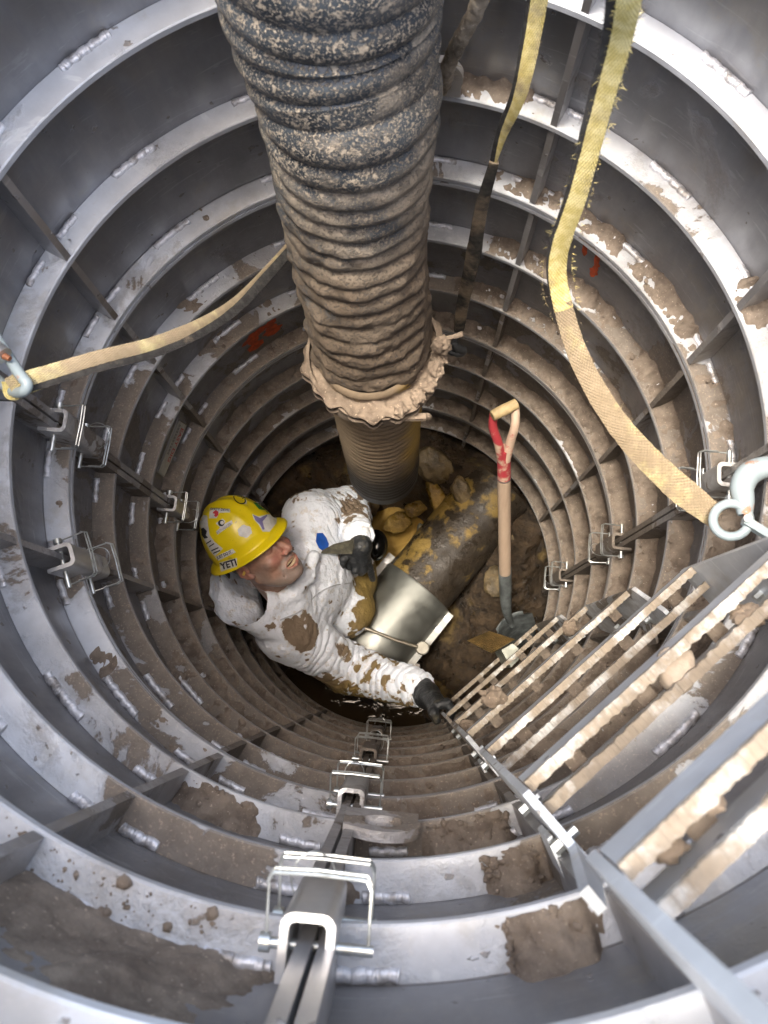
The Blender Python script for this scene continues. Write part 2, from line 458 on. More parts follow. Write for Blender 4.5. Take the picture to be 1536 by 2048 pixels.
# fillet welds where ribs meet the upper rings
# ---------------------------------------------------------------- soil on the ledges (nobody could count it)
def amount(az, k):
    """how high the loose soil stands on ledge k"""
    a = np.radians(az); base = np.clip((k - 3.2) * .28, -1.2, 1.0)
    side = .45 * np.cos(a + math.radians(40)) + .25 * np.cos(a - math.radians(20))
    n = vnoise(np.stack([az * .12, np.full_like(az, k * 3.7), np.zeros_like(az)], -1), 5) * .8 + vnoise(np.stack([az * .5, np.full_like(az, k * 1.7), np.zeros_like(az)], -1), 9) * .4
    v = base + side + n - .15; rag = vnoise(np.stack([az * 1.3, np.full_like(az, k * 2.2), np.zeros_like(az)], -1), 77) * .9
    if k <= 2: v = np.full_like(v, -1.)
    for (kk, a0, a1, h) in [(0, -80, -72.5, 1.5), (1, -79, -72.5, 1.5), (2, -85, -72.5, 1.5), (1, 19, 20.3, 1.1), (2, 14, 20, 1.1), (2, -5, 2, 1.6), (3, -40, -8, 1.5), (2, 81, 92, .8), (2, 66, 80, .5), (2, 19.8, 23, .9), (3, 60, 63, .8), (3, -60, -40, 1.2), (2, -118, -106, 1.2), (1, -96, -92, 1.3)]:
        if kk == k:
            for sh in (0, 360):
                v = np.maximum(v, h * np.clip(np.minimum(az - (a0 + sh), (a1 + sh) - az) / 2.0 + rag * .6, -1, 1))
    return v
V = []; F = []
rs = np.random.RandomState(3)
for k in range(0, 12):
    naz = 900 if k < 8 else 600
    az = np.linspace(-5, 355, naz, endpoint=False)
    am = amount(az, k)
    rad = np.array([1.006, 1.016, 1.026, 1.036, 1.046, 1.056, 1.066, 1.079])
    base = len(V)
    A, R_ = np.meshgrid(az, rad, indexing='ij')
    q = np.stack([R_ * np.cos(np.radians(A)) * 38, R_ * np.sin(np.radians(A)) * 38, np.full_like(A, k * 5.)], -1)
    n1 = fbm(q, 21, 4); n2 = fbm(q * 3.1, 22, 3)
    t = (R_ - 1.0) / .078
    prof = am[:, None] * .030 * t ** 1.4 + .015 * n1 * np.clip(am[:, None] + .8, 0, 1.6) + .006 * n2 * np.clip(am[:, None] + .5, 0, 1) - .0035 + .004 * np.clip(am[:, None], -1, 1)
    prof = np.where(R_ < 1.01, prof - .006, prof)
    H = np.clip(prof, -.006, .05)
    d0 = ZK(k)
    X = R_ * np.cos(np.radians(A)) * S; Y = R_ * np.sin(np.radians(A)) * S; Z = (FLOOR - d0 + H) * S
    V += list(np.stack([X, Y, Z], -1).reshape(-1, 3)); nr = len(rad)
    keep = H > -.0015
    for i in range(naz):
        i2 = (i + 1) % naz
        for j in range(nr - 1):
            if keep[i, j] or keep[i2, j] or keep[i, j + 1] or keep[i2, j + 1]:
                F.append((base + i * nr + j, base + i * nr + j + 1, base + i2 * nr + j + 1, base + i2 * nr + j))
# earth smeared up the shell above the lowest near ledge
for (a0, a1, d0, d1, th0) in [(203, 263, .84, 1.206, .020), (-58, -38, 1.0, 1.2, .010), (-60, -12, 2.0, 2.36, .014)]:
    na, nd = 200, 70; A, D_ = np.meshgrid(np.linspace(a0, a1, na), np.linspace(d0, d1, nd), indexing='ij'); tt = (D_ - d0) / (d1 - d0); ta = (A - a0) / (a1 - a0)
    q = np.stack([np.radians(A) * 12, D_ * 12, np.zeros_like(A)], -1)
    h = th0 * (tt ** 1.2 * 1.3 - .25 + .9 * fbm(q, 81, 5) - 1.2 * np.exp(-np.minimum(ta, 1 - ta) * 14)) + .003 * fbm(q * 6, 83, 3)
    R_ = RO - .0008 - h; base = len(V)
    V += list(np.stack([R_ * np.cos(np.radians(A)) * S, R_ * np.sin(np.radians(A)) * S, (FLOOR - D_) * S], -1).reshape(-1, 3))
    F += [(base + i * nd + j, base + i * nd + j + 1, base + (i + 1) * nd + j + 1, base + (i + 1) * nd + j) for i in range(na - 1) for j in range(nd - 1) if h[i:i + 2, j:j + 2].max() > 0]
V = [tuple(v) for v in V]
# clods and crumbs
ico = bmesh.new(); bmesh.ops.create_icosphere(ico, subdivisions=1, radius=1)
iv = np.array([v.co[:] for v in ico.verts]); ifc = [tuple(v.index for v in f.verts) for f in ico.faces]; ico.free()
for n in range(3200):
    k = rs.choice([1, 2, 3, 4, 5, 6, 7, 8, 9], p=[.02, .05, .14, .16, .16, .15, .13, .11, .08]); a = rs.uniform(-5, 355)
    am = amount(np.array([a]), k)[0]
    if am < rs.uniform(-.1, 1.2): continue
    r = rs.uniform(1.012, 1.07); sz = .0022 + .010 * rs.rand() ** 5
    c = np.array(Cy(a, r, ZK(k) - .026 * am * ((r - 1) / .078) ** 1.4 - sz * .2)); b = len(V)
    q = iv * sz * S * (1 + .35 * rs.uniform(-1, 1, (len(iv), 1))) * rs.uniform(.7, 1.2, 3) + c
    V += [tuple(v) for v in q]; F += [tuple(i + b for i in f) for f in ifc]
for (kk, a0, a1, cnt) in [(0, -79.5, -73, 150), (1, -79, -73, 120), (2, -84, -73, 120), (0, 206, 258, 260), (2, -117, -107, 60), (2, -4, 1, 60), (3, -38, -10, 160)]:
    for n in range(cnt):
        a = rs.uniform(a0, a1); r = rs.uniform(1.01, 1.072); sz = .0018 + .011 * rs.rand() ** 6
        hh_ = .030 * 1.0 * ((r - 1) / .078) ** 1.4 if kk or a < 0 else .0
        c = np.array(Cy(a, r, ZK(kk) - hh_ - (rs.uniform(0, .12) if kk == 0 and a > 0 else 0) * 0)); b = len(V)
        q = iv * sz * S * (1 + .4 * rs.uniform(-1, 1, (len(iv), 1))) * rs.uniform(.7, 1.3, 3) + c
        V += [tuple(v) for v in q]; F += [tuple(i + b for i in f) for f in ifc]
so = build('loose_soil', V, F, M_soil, None)
tag(so, 'crumbly brown soil heaped and scattered along the ring ledges of the shaft', 'soil', kind='stuff')

# ---------------------------------------------------------------- ground round the shaft and the earth behind the panels
mb = MB(); prof = [(14, .62), (6, .60), (2.2, .58), (1.5, .60), (1.13, .62), (1.13, 6.6)]
n = 72; V = []; F = []
for r, d in prof:
    for i in range(n):
        rr = r + (.03 * math.sin(i * 1.7) if 1.2 < r < 3 else 0); V.append(Cy(360 * i / n, rr, d + (.03 * math.sin(i * 2.3 + r) if r > 1.2 else 0)))
for j in range(len(prof) - 1):
    for i in range(n): F.append((j * n + i, j * n + (i + 1) % n, (j + 1) * n + (i + 1) % n, (j + 1) * n + i))
tag(build('ground', V, F, M_soil), 'trampled earth around the mouth of the shaft', kind='structure')

# ---------------------------------------------------------------- channel clips over the joints
def clip(az, dtop, length, label, wobble=0, wire2=True, lug=0, rc=.956, seed=1, joint=True, tailpin=1):
    root = empty('channel_clip', Cy(az, rc, dtop + length))
    tag(root, label, 'joint clip', 'channel clips pinned over the panel joints')
    ar = math.radians(az); u = Vector((math.cos(ar), math.sin(ar), 0)); v = Vector((-math.sin(ar), math.cos(ar), 0)); up = Vector((0, 0, 1))
    def L(a, b, d): return (u * a + v * b) * S + up * ((FLOOR - d) * S)     # radial, sideways, depth
    hw, t = .036, .0115; ro = rc + .085
    out = []; cr = .018
    for i in range(5):
        an = PI / 2 * i / 4; out.append((rc + cr - cr * math.sin(an), hw - cr + cr * math.cos(an)))
    outer = [(ro, hw)] + out + [(a, -b) for a, b in out[::-1]] + [(ro, -hw)]
    ci = .009; inn = []
    for i in range(5):
        an = PI / 2 * i / 4; inn.append((rc + t + ci - ci * math.sin(an), hw - t - ci + ci * math.cos(an)))
    inner = [(ro, hw - t)] + inn + [(a, -b) for a, b in inn[::-1]] + [(ro, -(hw - t))]
    nn = len(outer); V = [L(a, b, dtop) for a, b in outer] + [L(a, b, dtop) for a, b in inner] + [L(a, b, dtop + length) for a, b in outer] + [L(a, b, dtop + length) for a, b in inner]
    F = []
    for i in range(nn - 1):
        F += [(i, i + 1, nn + i + 1, nn + i), (2 * nn + i, 3 * nn + i, 3 * nn + i + 1, 2 * nn + i + 1), (i, 2 * nn + i, 2 * nn + i + 1, i + 1), (nn + i, nn + i + 1, 3 * nn + i + 1, 3 * nn + i)]
    F += [(0, nn, 3 * nn, 2 * nn), (nn - 1, 3 * nn - 1, 4 * nn - 1, 2 * nn - 1)] if False else [(0, nn, 3 * nn, 2 * nn), (nn - 1, 2 * nn - 1, 4 * nn - 1, 3 * nn - 1)]
    mb = MB(); mb.add(V, F); mb.build('channel', M_clip, root, bevel=.0008, seg=1)
    # rounded ear on one leg
    # pins with heads
    rs = random.Random(seed)
    for dp in (dtop + .045, dtop + length - .05):
        mb = MB(); a = rc + .052
        mb.tube([L(a, -.055, dp), L(a, .085, dp)], .0072 * S, 12)
        mb.tube([L(a, -.066, dp), L(a, -.052, dp)], .0125 * S, 12)
        mb.build('pin', M_zinc, root, smooth=True)
    # wire lock: squared loop hooked over pin ends
    def loop(dp, tilt, sgn=1):
        a = rc + .052; h = -.040
        pts = [L(a, -.058, dp), L(rc + h + .012, -.062, dp - tilt * .5), L(rc + h, -.055, dp - tilt), L(rc + h - .002, .0, dp - tilt), L(rc + h, .070, dp - tilt), L(rc + h + .012, .077, dp - tilt * .5), L(a, .078, dp)]
        sm = []
        for i in range(len(pts) - 1):
            for q in range(4): sm.append(pts[i].lerp(pts[i + 1], q / 4))
        sm.append(pts[-1])
        mb = MB(); mb.tube(sm, .0023 * S, 7)
        sm2 = [p + up * .010 * S + u * .004 * S for p in sm[4:-2]]
        mb.tube(sm2, .0023 * S, 7)
        mb.build('wire_lock', M_zinc, root, smooth=True)
    loop(dtop + .045, rs.uniform(-.01, .05)); 
    if wire2: loop(dtop + length - .05, rs.uniform(-.03, .03))
    # thin steel lanyard
    pts = []; sg = rs.choice([-1, 1]); Rl = .045 + .02 * rs.random()
    for i in range(25):
        an = PI * (1.25 * i / 24) ; pts.append(L(rc - .01 - Rl * math.sin(an) * .8, sg * (-.02 + Rl * (1 - math.cos(an)) * .6), dtop + length * .75 - .05 * math.sin(an * .7)))
    mb = MB(); mb.tube(pts, .0013 * S, 5); mb.build('lanyard', M_zinc, root, smooth=True)
    return root
clip(-94.3, 1.09, .21, 'large pinned channel clip with pale end face at the bottom edge, nearest to the camera', seed=1)
clip(-95.2, 2.21, .33, 'pinned channel clip on the bottom joint just below the slotted lifting lug', seed=2)
clip(-95.4, 3.39, .30, 'small pinned clip on the bottom joint, middle of the column of clips', seed=3)
clip(-95.6, 4.58, .26, 'smallest dusty clip at the foot of the bottom joint, under the worker arm', seed=4)
clip(175, 2.23, .30, 'pinned channel clip on the left joint under the end of the left sling', seed=5)
clip(175, 3.40, .28, 'pinned channel clip just left of the yellow hard hat', seed=6)
clip(-161, 2.24, .28, 'pinned channel clip with two crossed wire loops, lowest on the left wall', seed=7)
clip(-5, 2.22, .30, 'cream channel clip on the right joint behind the white sling hook', seed=8)
clip(-5, 3.38, .30, 'pinned channel clip right of centre above the ladder', seed=9)
clip(-5, 4.56, .28, 'dusty clip next to the shovel shaft, lowest on the right joint', seed=10)

# ---------------------------------------------------------------- lifting lugs beside the joints
def lug(az, d, sgn, label, w_=.17, h_=.15, r=.985, tilt=0):
    root = None
    ar = math.radians(az); u = Vector((math.cos(ar), math.sin(ar), 0)); v = Vector((-math.sin(ar), math.cos(ar), 0)) * sgn; up = Vector((0, 0, 1))
    n = 18; outer = []; cx, cz, R0 = w_ * .5, h_ * .52, h_ * .5
    outer = [(0, 0), (w_ * .98, 0)]
    for i in range(n + 1):
        an = -.35 + (PI / 2 + .75) * i / n; outer.append((cx + math.cos(an) * w_ * .5, cz + math.sin(an) * R0))
    outer += [(0, h_ * .82)]
    hole = [(cx + math.cos(2 * PI * i / 24) * w_ * .27, cz + math.sin(2 * PI * i / 24) * h_ * .27) for i in range(24)]
    # bridge polygon with hole via bmesh triangle fill
    bm = bmesh.new()
    def W(p, o): return Vector((0, 0, 0)) + (u * (r + o + tilt * p[1]) + v * (p[0] + .0)) * S + up * ((FLOOR - d + p[1]) * S)
    vo = [bm.verts.new(W(p, 0)) for p in outer]; vh = [bm.verts.new(W(p, 0)) for p in hole]
    es = [bm.edges.new((vo[i], vo[(i + 1) % len(vo)])) for i in range(len(vo))] + [bm.edges.new((vh[i], vh[(i + 1) % 24])) for i in range(24)]
    bmesh.ops.triangle_fill(bm, use_beauty=True, use_dissolve=False, edges=es)
    ret = bmesh.ops.extrude_face_region(bm, geom=bm.faces[:])
    for e in ret['geom']:
        if isinstance(e, bmesh.types.BMVert): e.co += u * .024 * S
    bmesh.ops.recalc_face_normals(bm, faces=bm.faces)
    me = bpy.data.meshes.new('lifting_lug'); bm.to_mesh(me); bm.free(); me.materials.append(M_rib)
    o = link('lifting_lug', me); tag(o, label, 'lifting lug', 'lifting lugs welded at the panel joints')
    return o
lug(85, 1.985, -1, 'grey D-shaped lifting lug with the muddy rope end through it, beside the big hose', w_=.132, h_=.125)
lug(175, 1.80, -1, 'grey lifting lug at the left edge holding the shackle')
lug(-95, 1.975, 1, 'pale slotted lifting lug standing out below centre, above the near clip', w_=.175, h_=.115, r=.965, tilt=.22)
lug(-5, 1.50, 1, 'lifting lug at the right edge behind the white hook')

# ---------------------------------------------------------------- maker's sticker
def text_mesh(txt, font_size=1.0, bold=0.0, shear=0.0, spacing=1.0):
    cu = bpy.data.curves.new('t', 'FONT'); cu.body = txt; cu.size = font_size; cu.offset = bold; cu.shear = shear; cu.space_character = spacing
    cu.align_x = 'CENTER'; cu.align_y = 'CENTER'; cu.resolution_u = 3
    o = bpy.data.objects.new('t', cu); C.objects.link(o); bpy.context.view_layer.update()
    me = bpy.data.meshes.new_from_object(o.evaluated_get(bpy.context.evaluated_depsgraph_get()))
    bpy.data.objects.remove(o); bpy.data.curves.remove(cu)
    bm = bmesh.new(); bm.from_mesh(me); bpy.data.meshes.remove(me)
    bmesh.ops.triangulate(bm, faces=bm.faces)
    V = np.array([v.co[:2] for v in bm.verts]); F = [tuple(v.index for v in f.verts) for f in bm.faces]; bm.free()
    if len(V): V -= (V.max(0) + V.min(0)) / 2
    return V, F
def flat(name, col, rough=.55, metal=0): return simple(name, col, rough, metal, .12, 60, .05)
M_stick = flat('sticker_paper', (.42, .41, .36)); M_red = flat('sticker_red', (.42, .03, .03)); M_black = flat('ink_black', (.015, .015, .016))
def on_wall(pts2, a0, a1, d0, d1, r):
    """u 0..1 along azimuth a0..a1, v 0..1 up from d1 to d0"""
    return [Cy(a0 + (a1 - a0) * x, r, d1 + (d0 - d1) * y) for x, y in pts2]
la0, la1, ld0, ld1 = 173.0, 156.6, 3.235, 3.40
g = [(i / 12, j) for j in (0, 1) for i in range(13)]
SC_ = [P(317, 943, 3.30), P(358, 841, 3.29), P(373, 851, 3.40), P(329, 952, 3.40)]     # the sticker sits on a backing strip tied between two ledges
def on_strip(pts2, off=0.0):
    nn_s = (SC_[1] - SC_[0]).cross(SC_[3] - SC_[0]).normalized(); tc_ = Vector((CX * S, -CY * S, FLOOR * S)) - SC_[0]
    if nn_s.dot(tc_) < 0: nn_s = -nn_s
    return [(SC_[0].lerp(SC_[1], x)).lerp(SC_[3].lerp(SC_[2], x), 1 - y) + nn_s * off for x, y in pts2]
mbk = MB(); mbk.prism(on_strip([(-.02, -.08), (1.02, -.08), (1.02, 1.08), (-.02, 1.08)], -.0012), (on_strip([(0, 0)], -.003)[0] - on_strip([(0, 0)], -.0012)[0]))
bk = mbk.build('sticker_backing', M_rib, None); bk.parent = panels[(2, 1)]; bk.location = -panels[(2, 1)].location
st = build('maker_sticker', on_strip(g, 0), [(i, i + 1, 14 + i, 13 + i) for i in range(12)], M_stick)
st.parent = panels[(2, 1)]; st.location = -panels[(2, 1)].location
tv, tf = text_mesh('EASY DIG', 1, .02)
wd = tv[:, 0].max() - tv[:, 0].min(); hd = tv[:, 1].max() - tv[:, 1].min()
tt = [(.58 - x / wd * .66, .30 - y / hd * .34) for x, y in tv]
mk = build('sticker_lettering', on_strip(tt, .0006), tf, M_red, st); 
mk.location = Vector((0, 0, 0))
mb = MB()
for i in range(10):
    x0 = .36 + .06 * i; 
    for yy in (.66, .78):
        mb.add(on_strip([(x0, yy), (x0 + .045, yy), (x0 + .045, yy + .05), (x0, yy + .05)], .0006), [(0, 1, 2, 3)])
mk = mb.build('sticker_small_print', M_black, st); mk.location = (0, 0, 0)
# ---------------------------------------------------------------- orange spray paint
M_orange = simple('orange_paint', (.55, .075, .012), .6, 0, .3, 60)
def splat(name, segs, parent, r=RO - .003, noise_s=3):
    V = []; F = []
    for (a0, dA, a1, dB, wd_) in segs:
        n = 16; b = len(V)
        for i in range(n + 1):
            t = i / n; a = a0 + (a1 - a0) * t; d = dA + (dB - dA) * t
            ww = wd_ * (1 + .35 * math.sin(t * 9 + a0) + .2 * math.sin(t * 23)) * (min(1, 6 * min(t, 1 - t)) ** .5 * .8 + .2)
            dx = math.radians(a1 - a0); dy = dB - dA; l = math.hypot(dx, dy) or 1
            V.append(Cy(a + math.degrees(-dy / l * ww), r, d + dx / l * ww)); V.append(Cy(a - math.degrees(-dy / l * ww), r, d - dx / l * ww))
        F += [(b + 2 * i, b + 2 * i + 1, b + 2 * i + 3, b + 2 * i + 2) for i in range(n)]
    o = build(name, V, F, M_orange); o.parent = parent; o.location = -parent.location; return o
splat('paint_mark', [(130, 3.40, 119.5, 3.34, .024), (126.8, 3.38, 126.6, 3.51, .032), (121.4, 3.35, 121.2, 3.475, .034)], panels[(2, 1)])
splat('paint_mark', [(47.5, 2.44, 46.4, 2.66, .008), (46.3, 2.58, 46.5, 2.68, .012), (51, 2.44, 49.5, 2.60, .008)], panels[(2, 0)])

# ================================================================ suction hose
def hose_mat():
    m = NT('muddy_rubber'); z = m.xyz(m.pos)[2]; x = m.xyz(m.pos)[0]
    base = m.mix(m.ramp(m.noise(14, 5), .3, .7), (.022, .028, .035), (.060, .072, .084))
    deep = m.ramp(z, (FLOOR - 1.05) * S, (FLOOR - 2.3) * S, -.20, .24, smooth=False)
    rightx = m.ramp(x, -.16 * S, .12 * S, -.03, .07)
    v = m.math('ADD', m.math('ADD', m.noise(9, 9, .68), deep), rightx)
    mask = m.ramp(v, .47, .66); mask = m.math('MULTIPLY', mask, m.ramp(m.noise(210, 5, .7), .36, .48, .45, 1))
    speck = m.math('MAXIMUM', m.ramp(m.noise(300, 4, .65), .52, .60), m.ramp(m.noise(95, 6, .7), .55, .61))
    mask = m.math('MAXIMUM', mask, m.math('MULTIPLY', speck, m.ramp(v, .22, .42, .35, 1)))
    dry = m.mix(m.noise(30, 7, .65), (.23, .195, .15), (.52, .46, .37))
    wetm = m.mix(m.noise(26, 7, .65), (.055, .041, .028), (.17, .128, .088))
    mud = m.mix(m.ramp(m.math('ADD', z, m.math('MULTIPLY', m.noise(6, 5), .5)), (FLOOR - 1.45) * S + .25, (FLOOR - 2.3) * S + .25), dry, wetm)
    m.set('Base Color', m.mix(mask, base, mud)); m.set('Roughness', m.mixf(mask, .38, .92))
    h = m.math('ADD', m.math('MULTIPLY', mask, .5), m.math('MULTIPLY', m.math('MULTIPLY', m.noise(75, 8, .7), mask), 1.2))
    m.set('Normal', m.bump(h, .75, .006)); return m.mat
M_hose = hose_mat()
m = NT('muddy_tube'); z = m.xyz(m.pos)[2]; x = m.xyz(m.pos)[0]
mudc = m.mix(m.noise(40, 7, .65), (.12, .088, .055), (.23, .175, .115))
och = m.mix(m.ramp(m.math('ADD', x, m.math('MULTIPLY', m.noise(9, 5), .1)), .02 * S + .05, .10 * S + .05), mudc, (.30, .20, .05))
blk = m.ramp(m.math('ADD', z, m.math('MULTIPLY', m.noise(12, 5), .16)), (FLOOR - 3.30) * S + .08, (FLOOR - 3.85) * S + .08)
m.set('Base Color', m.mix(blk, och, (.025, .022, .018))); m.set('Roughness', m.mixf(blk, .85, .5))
m.set('Normal', m.bump(m.noise(90, 6, .7), .5, .003)); M_tube = m.mat
M_crust = soil_mat('mud_crust', (.12, .09, .065), (.29, .23, .17), scl=45)

hose = empty('suction_hose', P(740, 670, 2.5))
tag(hose, 'huge ribbed suction hose caked in dried mud, hanging down the middle', 'suction hose')
cen = [(646, -260, 1.16), (655, -120, 1.27), (662, 0, 1.39), (680, 100, 1.49), (697, 200, 1.60), (708, 400, 1.94), (722, 530, 2.20), (738, 668, 2.53), (741, 690, 2.60)]
def smooth_path(pts, n):
    """Catmull-Rom through the points, n samples"""
    p = [Vector(q) for q in pts]; p = [p[0] * 2 - p[1]] + p + [p[-1] * 2 - p[-2]]; out = []
    segs = len(p) - 3
    for i in range(n):
        t = i / (n - 1) * segs; k = min(int(t), segs - 1); t -= k
        a, b, c, d = p[k:k + 4]
        out.append(.5 * ((2 * b) + (c - a) * t + (2 * a - 5 * b + 4 * c - d) * t * t + (3 * b - a - 3 * c + d) * t ** 3))
    return out
def ribbed(path, R0, pitch, amp, nseg, lump, seed, sharp=1.0, helical=False, flare=None):
    L = 0; acc = [0]
    for i in range(1, len(path)): L += (path[i] - path[i - 1]).length; acc.append(L)
    V = []; N = len(path)
    up = Vector((0, 1, 0))
    for i, p in enumerate(path):
        t = (path[min(i + 1, N - 1)] - path[max(i - 1, 0)]).normalized()
        a = (up - t * up.dot(t)).normalized(); b = t.cross(a)
        for k in range(nseg):
            th = 2 * PI * k / nseg
            ph = acc[i] / pitch + (th / (2 * PI) if helical else 0)
            s = abs(math.sin(PI * ph)) ** sharp
            R = R0 * (flare(i / (N - 1)) if flare else 1) + amp * (s - .7)
            V.append((p, a * math.cos(th) + b * math.sin(th), R))
    pos = np.array([np.array(p + d * R) for p, d, R in V]); dr = np.array([d[:] for p, d, R in V])
    n = fbm(pos * 26, seed, 5) ; n2 = fbm(pos * 9, seed + 5, 3)
    low = np.clip(((FLOOR - 1.35) * S - pos[:, 2]) / (1.0 * S), 0.03, 1)
    disp = lump * (np.clip(n, -.15, 1) * low * 1.1 + np.clip(n2 + .1, 0, 1) * low * .8)
    pos = pos + dr * disp[:, None]
    F = [(i * nseg + k, i * nseg + (k + 1) % nseg, (i + 1) * nseg + (k + 1) % nseg, (i + 1) * nseg + k) for i in range(N - 1) for k in range(nseg)]
    F += []
    return pos, F
path = smooth_path([P(*c) for c in cen], 420)
pos, F = ribbed(path, .200 * S, .0665 * S, .0150 * S, 170, .0125, 3, .75, flare=lambda t: 1 + .15 * min(1.6, max(0, (.62 - t) / .37)))
mesh_np('corrugated_hose', pos, F, M_hose, hose)
# end wall of the hose
tip = path[-1]; ax = (path[-1] - path[-12]).normalized()
mb = MB(); mb.lathe(tip, ax, [(.196 * S, -.01), (.19 * S, .004), (.165 * S, .01)], 48); mb.build('hose_end', M_crust, hose, smooth=True)
cen2 = [(738, 690, 2.53), (746, 745, 2.80), (755, 815, 3.18), (761, 880, 3.58), (767, 940, 4.05)]
path2 = smooth_path([P(*c) for c in cen2], 420)
pos, F = ribbed(path2, .178 * S, .050 * S, .0180 * S, 120, .0022, 8, .6, flare=lambda t: 1.03 - .03 * t)
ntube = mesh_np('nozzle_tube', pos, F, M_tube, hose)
tipp = path2[-1]; ax2 = (path2[-1] - path2[-12]).normalized()
mb = MB(); mb.lathe(tipp - ax2 * .004, ax2, [(.182 * S, -.045 * S), (.184 * S, .03 * S), (.176 * S, .035 * S), (.165 * S, .03 * S), (.165 * S, -.045 * S)], 60); mb.build('nozzle_rim', M_black, hose, smooth=True, auto=50)
# muddy clamp band round the joint of hose and tube
cc = P(748, 710, 2.60)
def band(mb, c, ax, R, hgt, th, n=120, seed=1, rough=.006, tilt=(0, 0)):
    V = []; F = []
    for i in range(n):
        a = 2 * PI * i / n
        for (r, z) in ((R, -hgt / 2), (R + th, -hgt / 2), (R + th, hgt / 2), (R, hgt / 2)):
            V.append((math.cos(a) * r, math.sin(a) * r, z + math.cos(a) * tilt[0] + math.sin(a) * tilt[1]))
    for i in range(n):
        j = (i + 1) % n
        for k in range(4): F.append((i * 4 + k, i * 4 + (k + 1) % 4, j * 4 + (k + 1) % 4, j * 4 + k))
    mb.add([c + Vector(v) for v in V], F)
mb = MB(); band(mb, cc, ax, .228 * S, .085 * S, .010 * S, tilt=(.0, .03 * S)); mb.v = [v + (v - cc) * float(.05 * vnoise(np.array(v[:]) * 25, 91)) for v in mb.v]
mb.build('clamp_band', M_crust, hose, smooth=True, auto=60)
# crust of mud filling the clamp (part of the hose's own dirt)
V = []; F = []; nA, nR = 140, 12
for i in range(nA):
    a = 2 * PI * i / nA
    for j in range(nR):
        r = (.165 + (.246 * (1 + .045 * math.sin(a * 3 + 1) * math.sin(a * 7) + .03 * math.sin(a * 19)) - .165) * j / (nR - 1)) * S
        V.append((math.cos(a) * r, math.sin(a) * r, 0.0))
V = np.array(V); nn = fbm(V * 30 + 5, 4, 5); n2 = fbm(V * 70 + 9, 6, 3)
V[:, 2] = .022 * nn + .004 * n2 + .03 * V[:, 1]
F = [(i * nR + j, i * nR + j + 1, ((i + 1) % nA) * nR + j + 1, ((i + 1) % nA) * nR + j) for i in range(nA) for j in range(nR - 1)]
V2 = V.copy(); V2[:, 2] -= .05 * S
n0 = len(V); F2 = [tuple(q + n0 for q in f[::-1]) for f in F]
rim = [(i * nR + nR - 1, ((i + 1) % nA) * nR + nR - 1, n0 + ((i + 1) % nA) * nR + nR - 1, n0 + i * nR + nR - 1) for i in range(nA)]
mesh_np('mud_crust', np.vstack([V, V2]) + np.array(cc + Vector((0, 0, .008))), F + F2 + rim, M_crust, hose)
def lump(name, c, r, mat, parent, seed, sc3=(1, 1, 1), amp=.35, sub=4, freq=2.2, rot=None):
    bm = bmesh.new(); bmesh.ops.create_icosphere(bm, subdivisions=sub, radius=1)
    v = np.array([q.co[:] for q in bm.verts]); f = [tuple(x.index for x in q.verts) for q in bm.faces]; bm.free()
    n = fbm(v * freq + seed * 3.1, seed, 5); v = v * (1 + amp * n)[:, None] * np.array(sc3) * r
    if rot is not None: v = v @ np.array(rot.to_matrix()).T
    return mesh_np(name, v + np.array(c), np.array(f), mat, parent)
from mathutils import Euler
lump('mud_lump', P(882, 690, 2.5), .030 * S, M_crust, hose, 3, (1.1, 1, 1.3), .6)
mb = MB(); mb.tube([P(872, 680, 2.48), P(905, 674, 2.47), P(926, 668, 2.46)], [.007 * S, .0075 * S, .011 * S], 12); mb.build('clamp_bolt', M_crust, hose, smooth=True)
mb = MB()
a_, b_ = P(735, 828, 2.66), P(852, 826, 2.66); up = Vector((0, 0, 1)); sd = (b_ - a_).normalized(); nr = sd.cross(up)
for off in (0, .022): 
    mb.box(a_ - up * off * S, sd * (b_ - a_).length, nr * .004 * S + up * .012 * S, nr * .022 * S)
mb.tube([b_ - up * .011 * S + nr * .011 * S + up * .016 * S * math.cos(t) + sd * .012 * S * math.sin(t) for t in [PI * i / 8 for i in range(9)]], .010 * S, 8)
mb.build('latch_lever', M_crust, hose, bevel=.0015)
for q_, (x_, y_, r_) in enumerate([(870, 735, .024), (858, 770, .022), (836, 795, .020), (880, 715, .020), (800, 820, .018)]):
    lump('mud_lump', P(x_, y_, 2.57), r_ * S, M_crust, hose, 120 + q_, (1.2, 1.3, 1.0), .8)
lump('mud_lump', P(690, 822, 2.66), .020 * S, M_crust, hose, 9, (2.0, .8, .7), .6)

# ================================================================ slings
def web_mat(name, col, col2, mudamt):
    m = NT(name)
    uv = m.t.nodes.new('ShaderNodeUVMap'); uvx = m.xyz(uv.outputs[0])
    weave = m.math('SINE', m.math('MULTIPLY', uvx[0], 900.0)); weave2 = m.math('SINE', m.math('MULTIPLY', uvx[1], 40.0))
    wv = m.math('MULTIPLY', weave, weave2)
    c = m.mix(m.ramp(m.noise(90, 4), .3, .7), col, col2)
    c = m.mix(m.ramp(wv, .2, 1.0, 0, .35), c, tuple(q * .45 for q in col))
    z = m.xyz(m.pos)[2]
    mud = m.ramp(m.math('ADD', m.noise(13, 7, .65), mudamt), .42, .62)
    m.set('Base Color', m.mix(m.math('MULTIPLY', mud, .9), c, m.mix(m.noise(70, 5), (.17, .13, .085), (.36, .28, .19))))
    m.set('Roughness', .9); m.set('Normal', m.bump(m.math('ADD', m.math('MULTIPLY', wv, .5), m.noise(240, 3)), .55, .002)); return m.mat
M_yel = web_mat('yellow_webbing', (.60, .49, .16), (.78, .68, .32), -.06)
M_yelm = web_mat('muddy_yellow_webbing', (.50, .43, .20), (.60, .53, .30), .10)
M_blkw = web_mat('black_webbing', (.018, .017, .017), (.05, .048, .045), -.20)
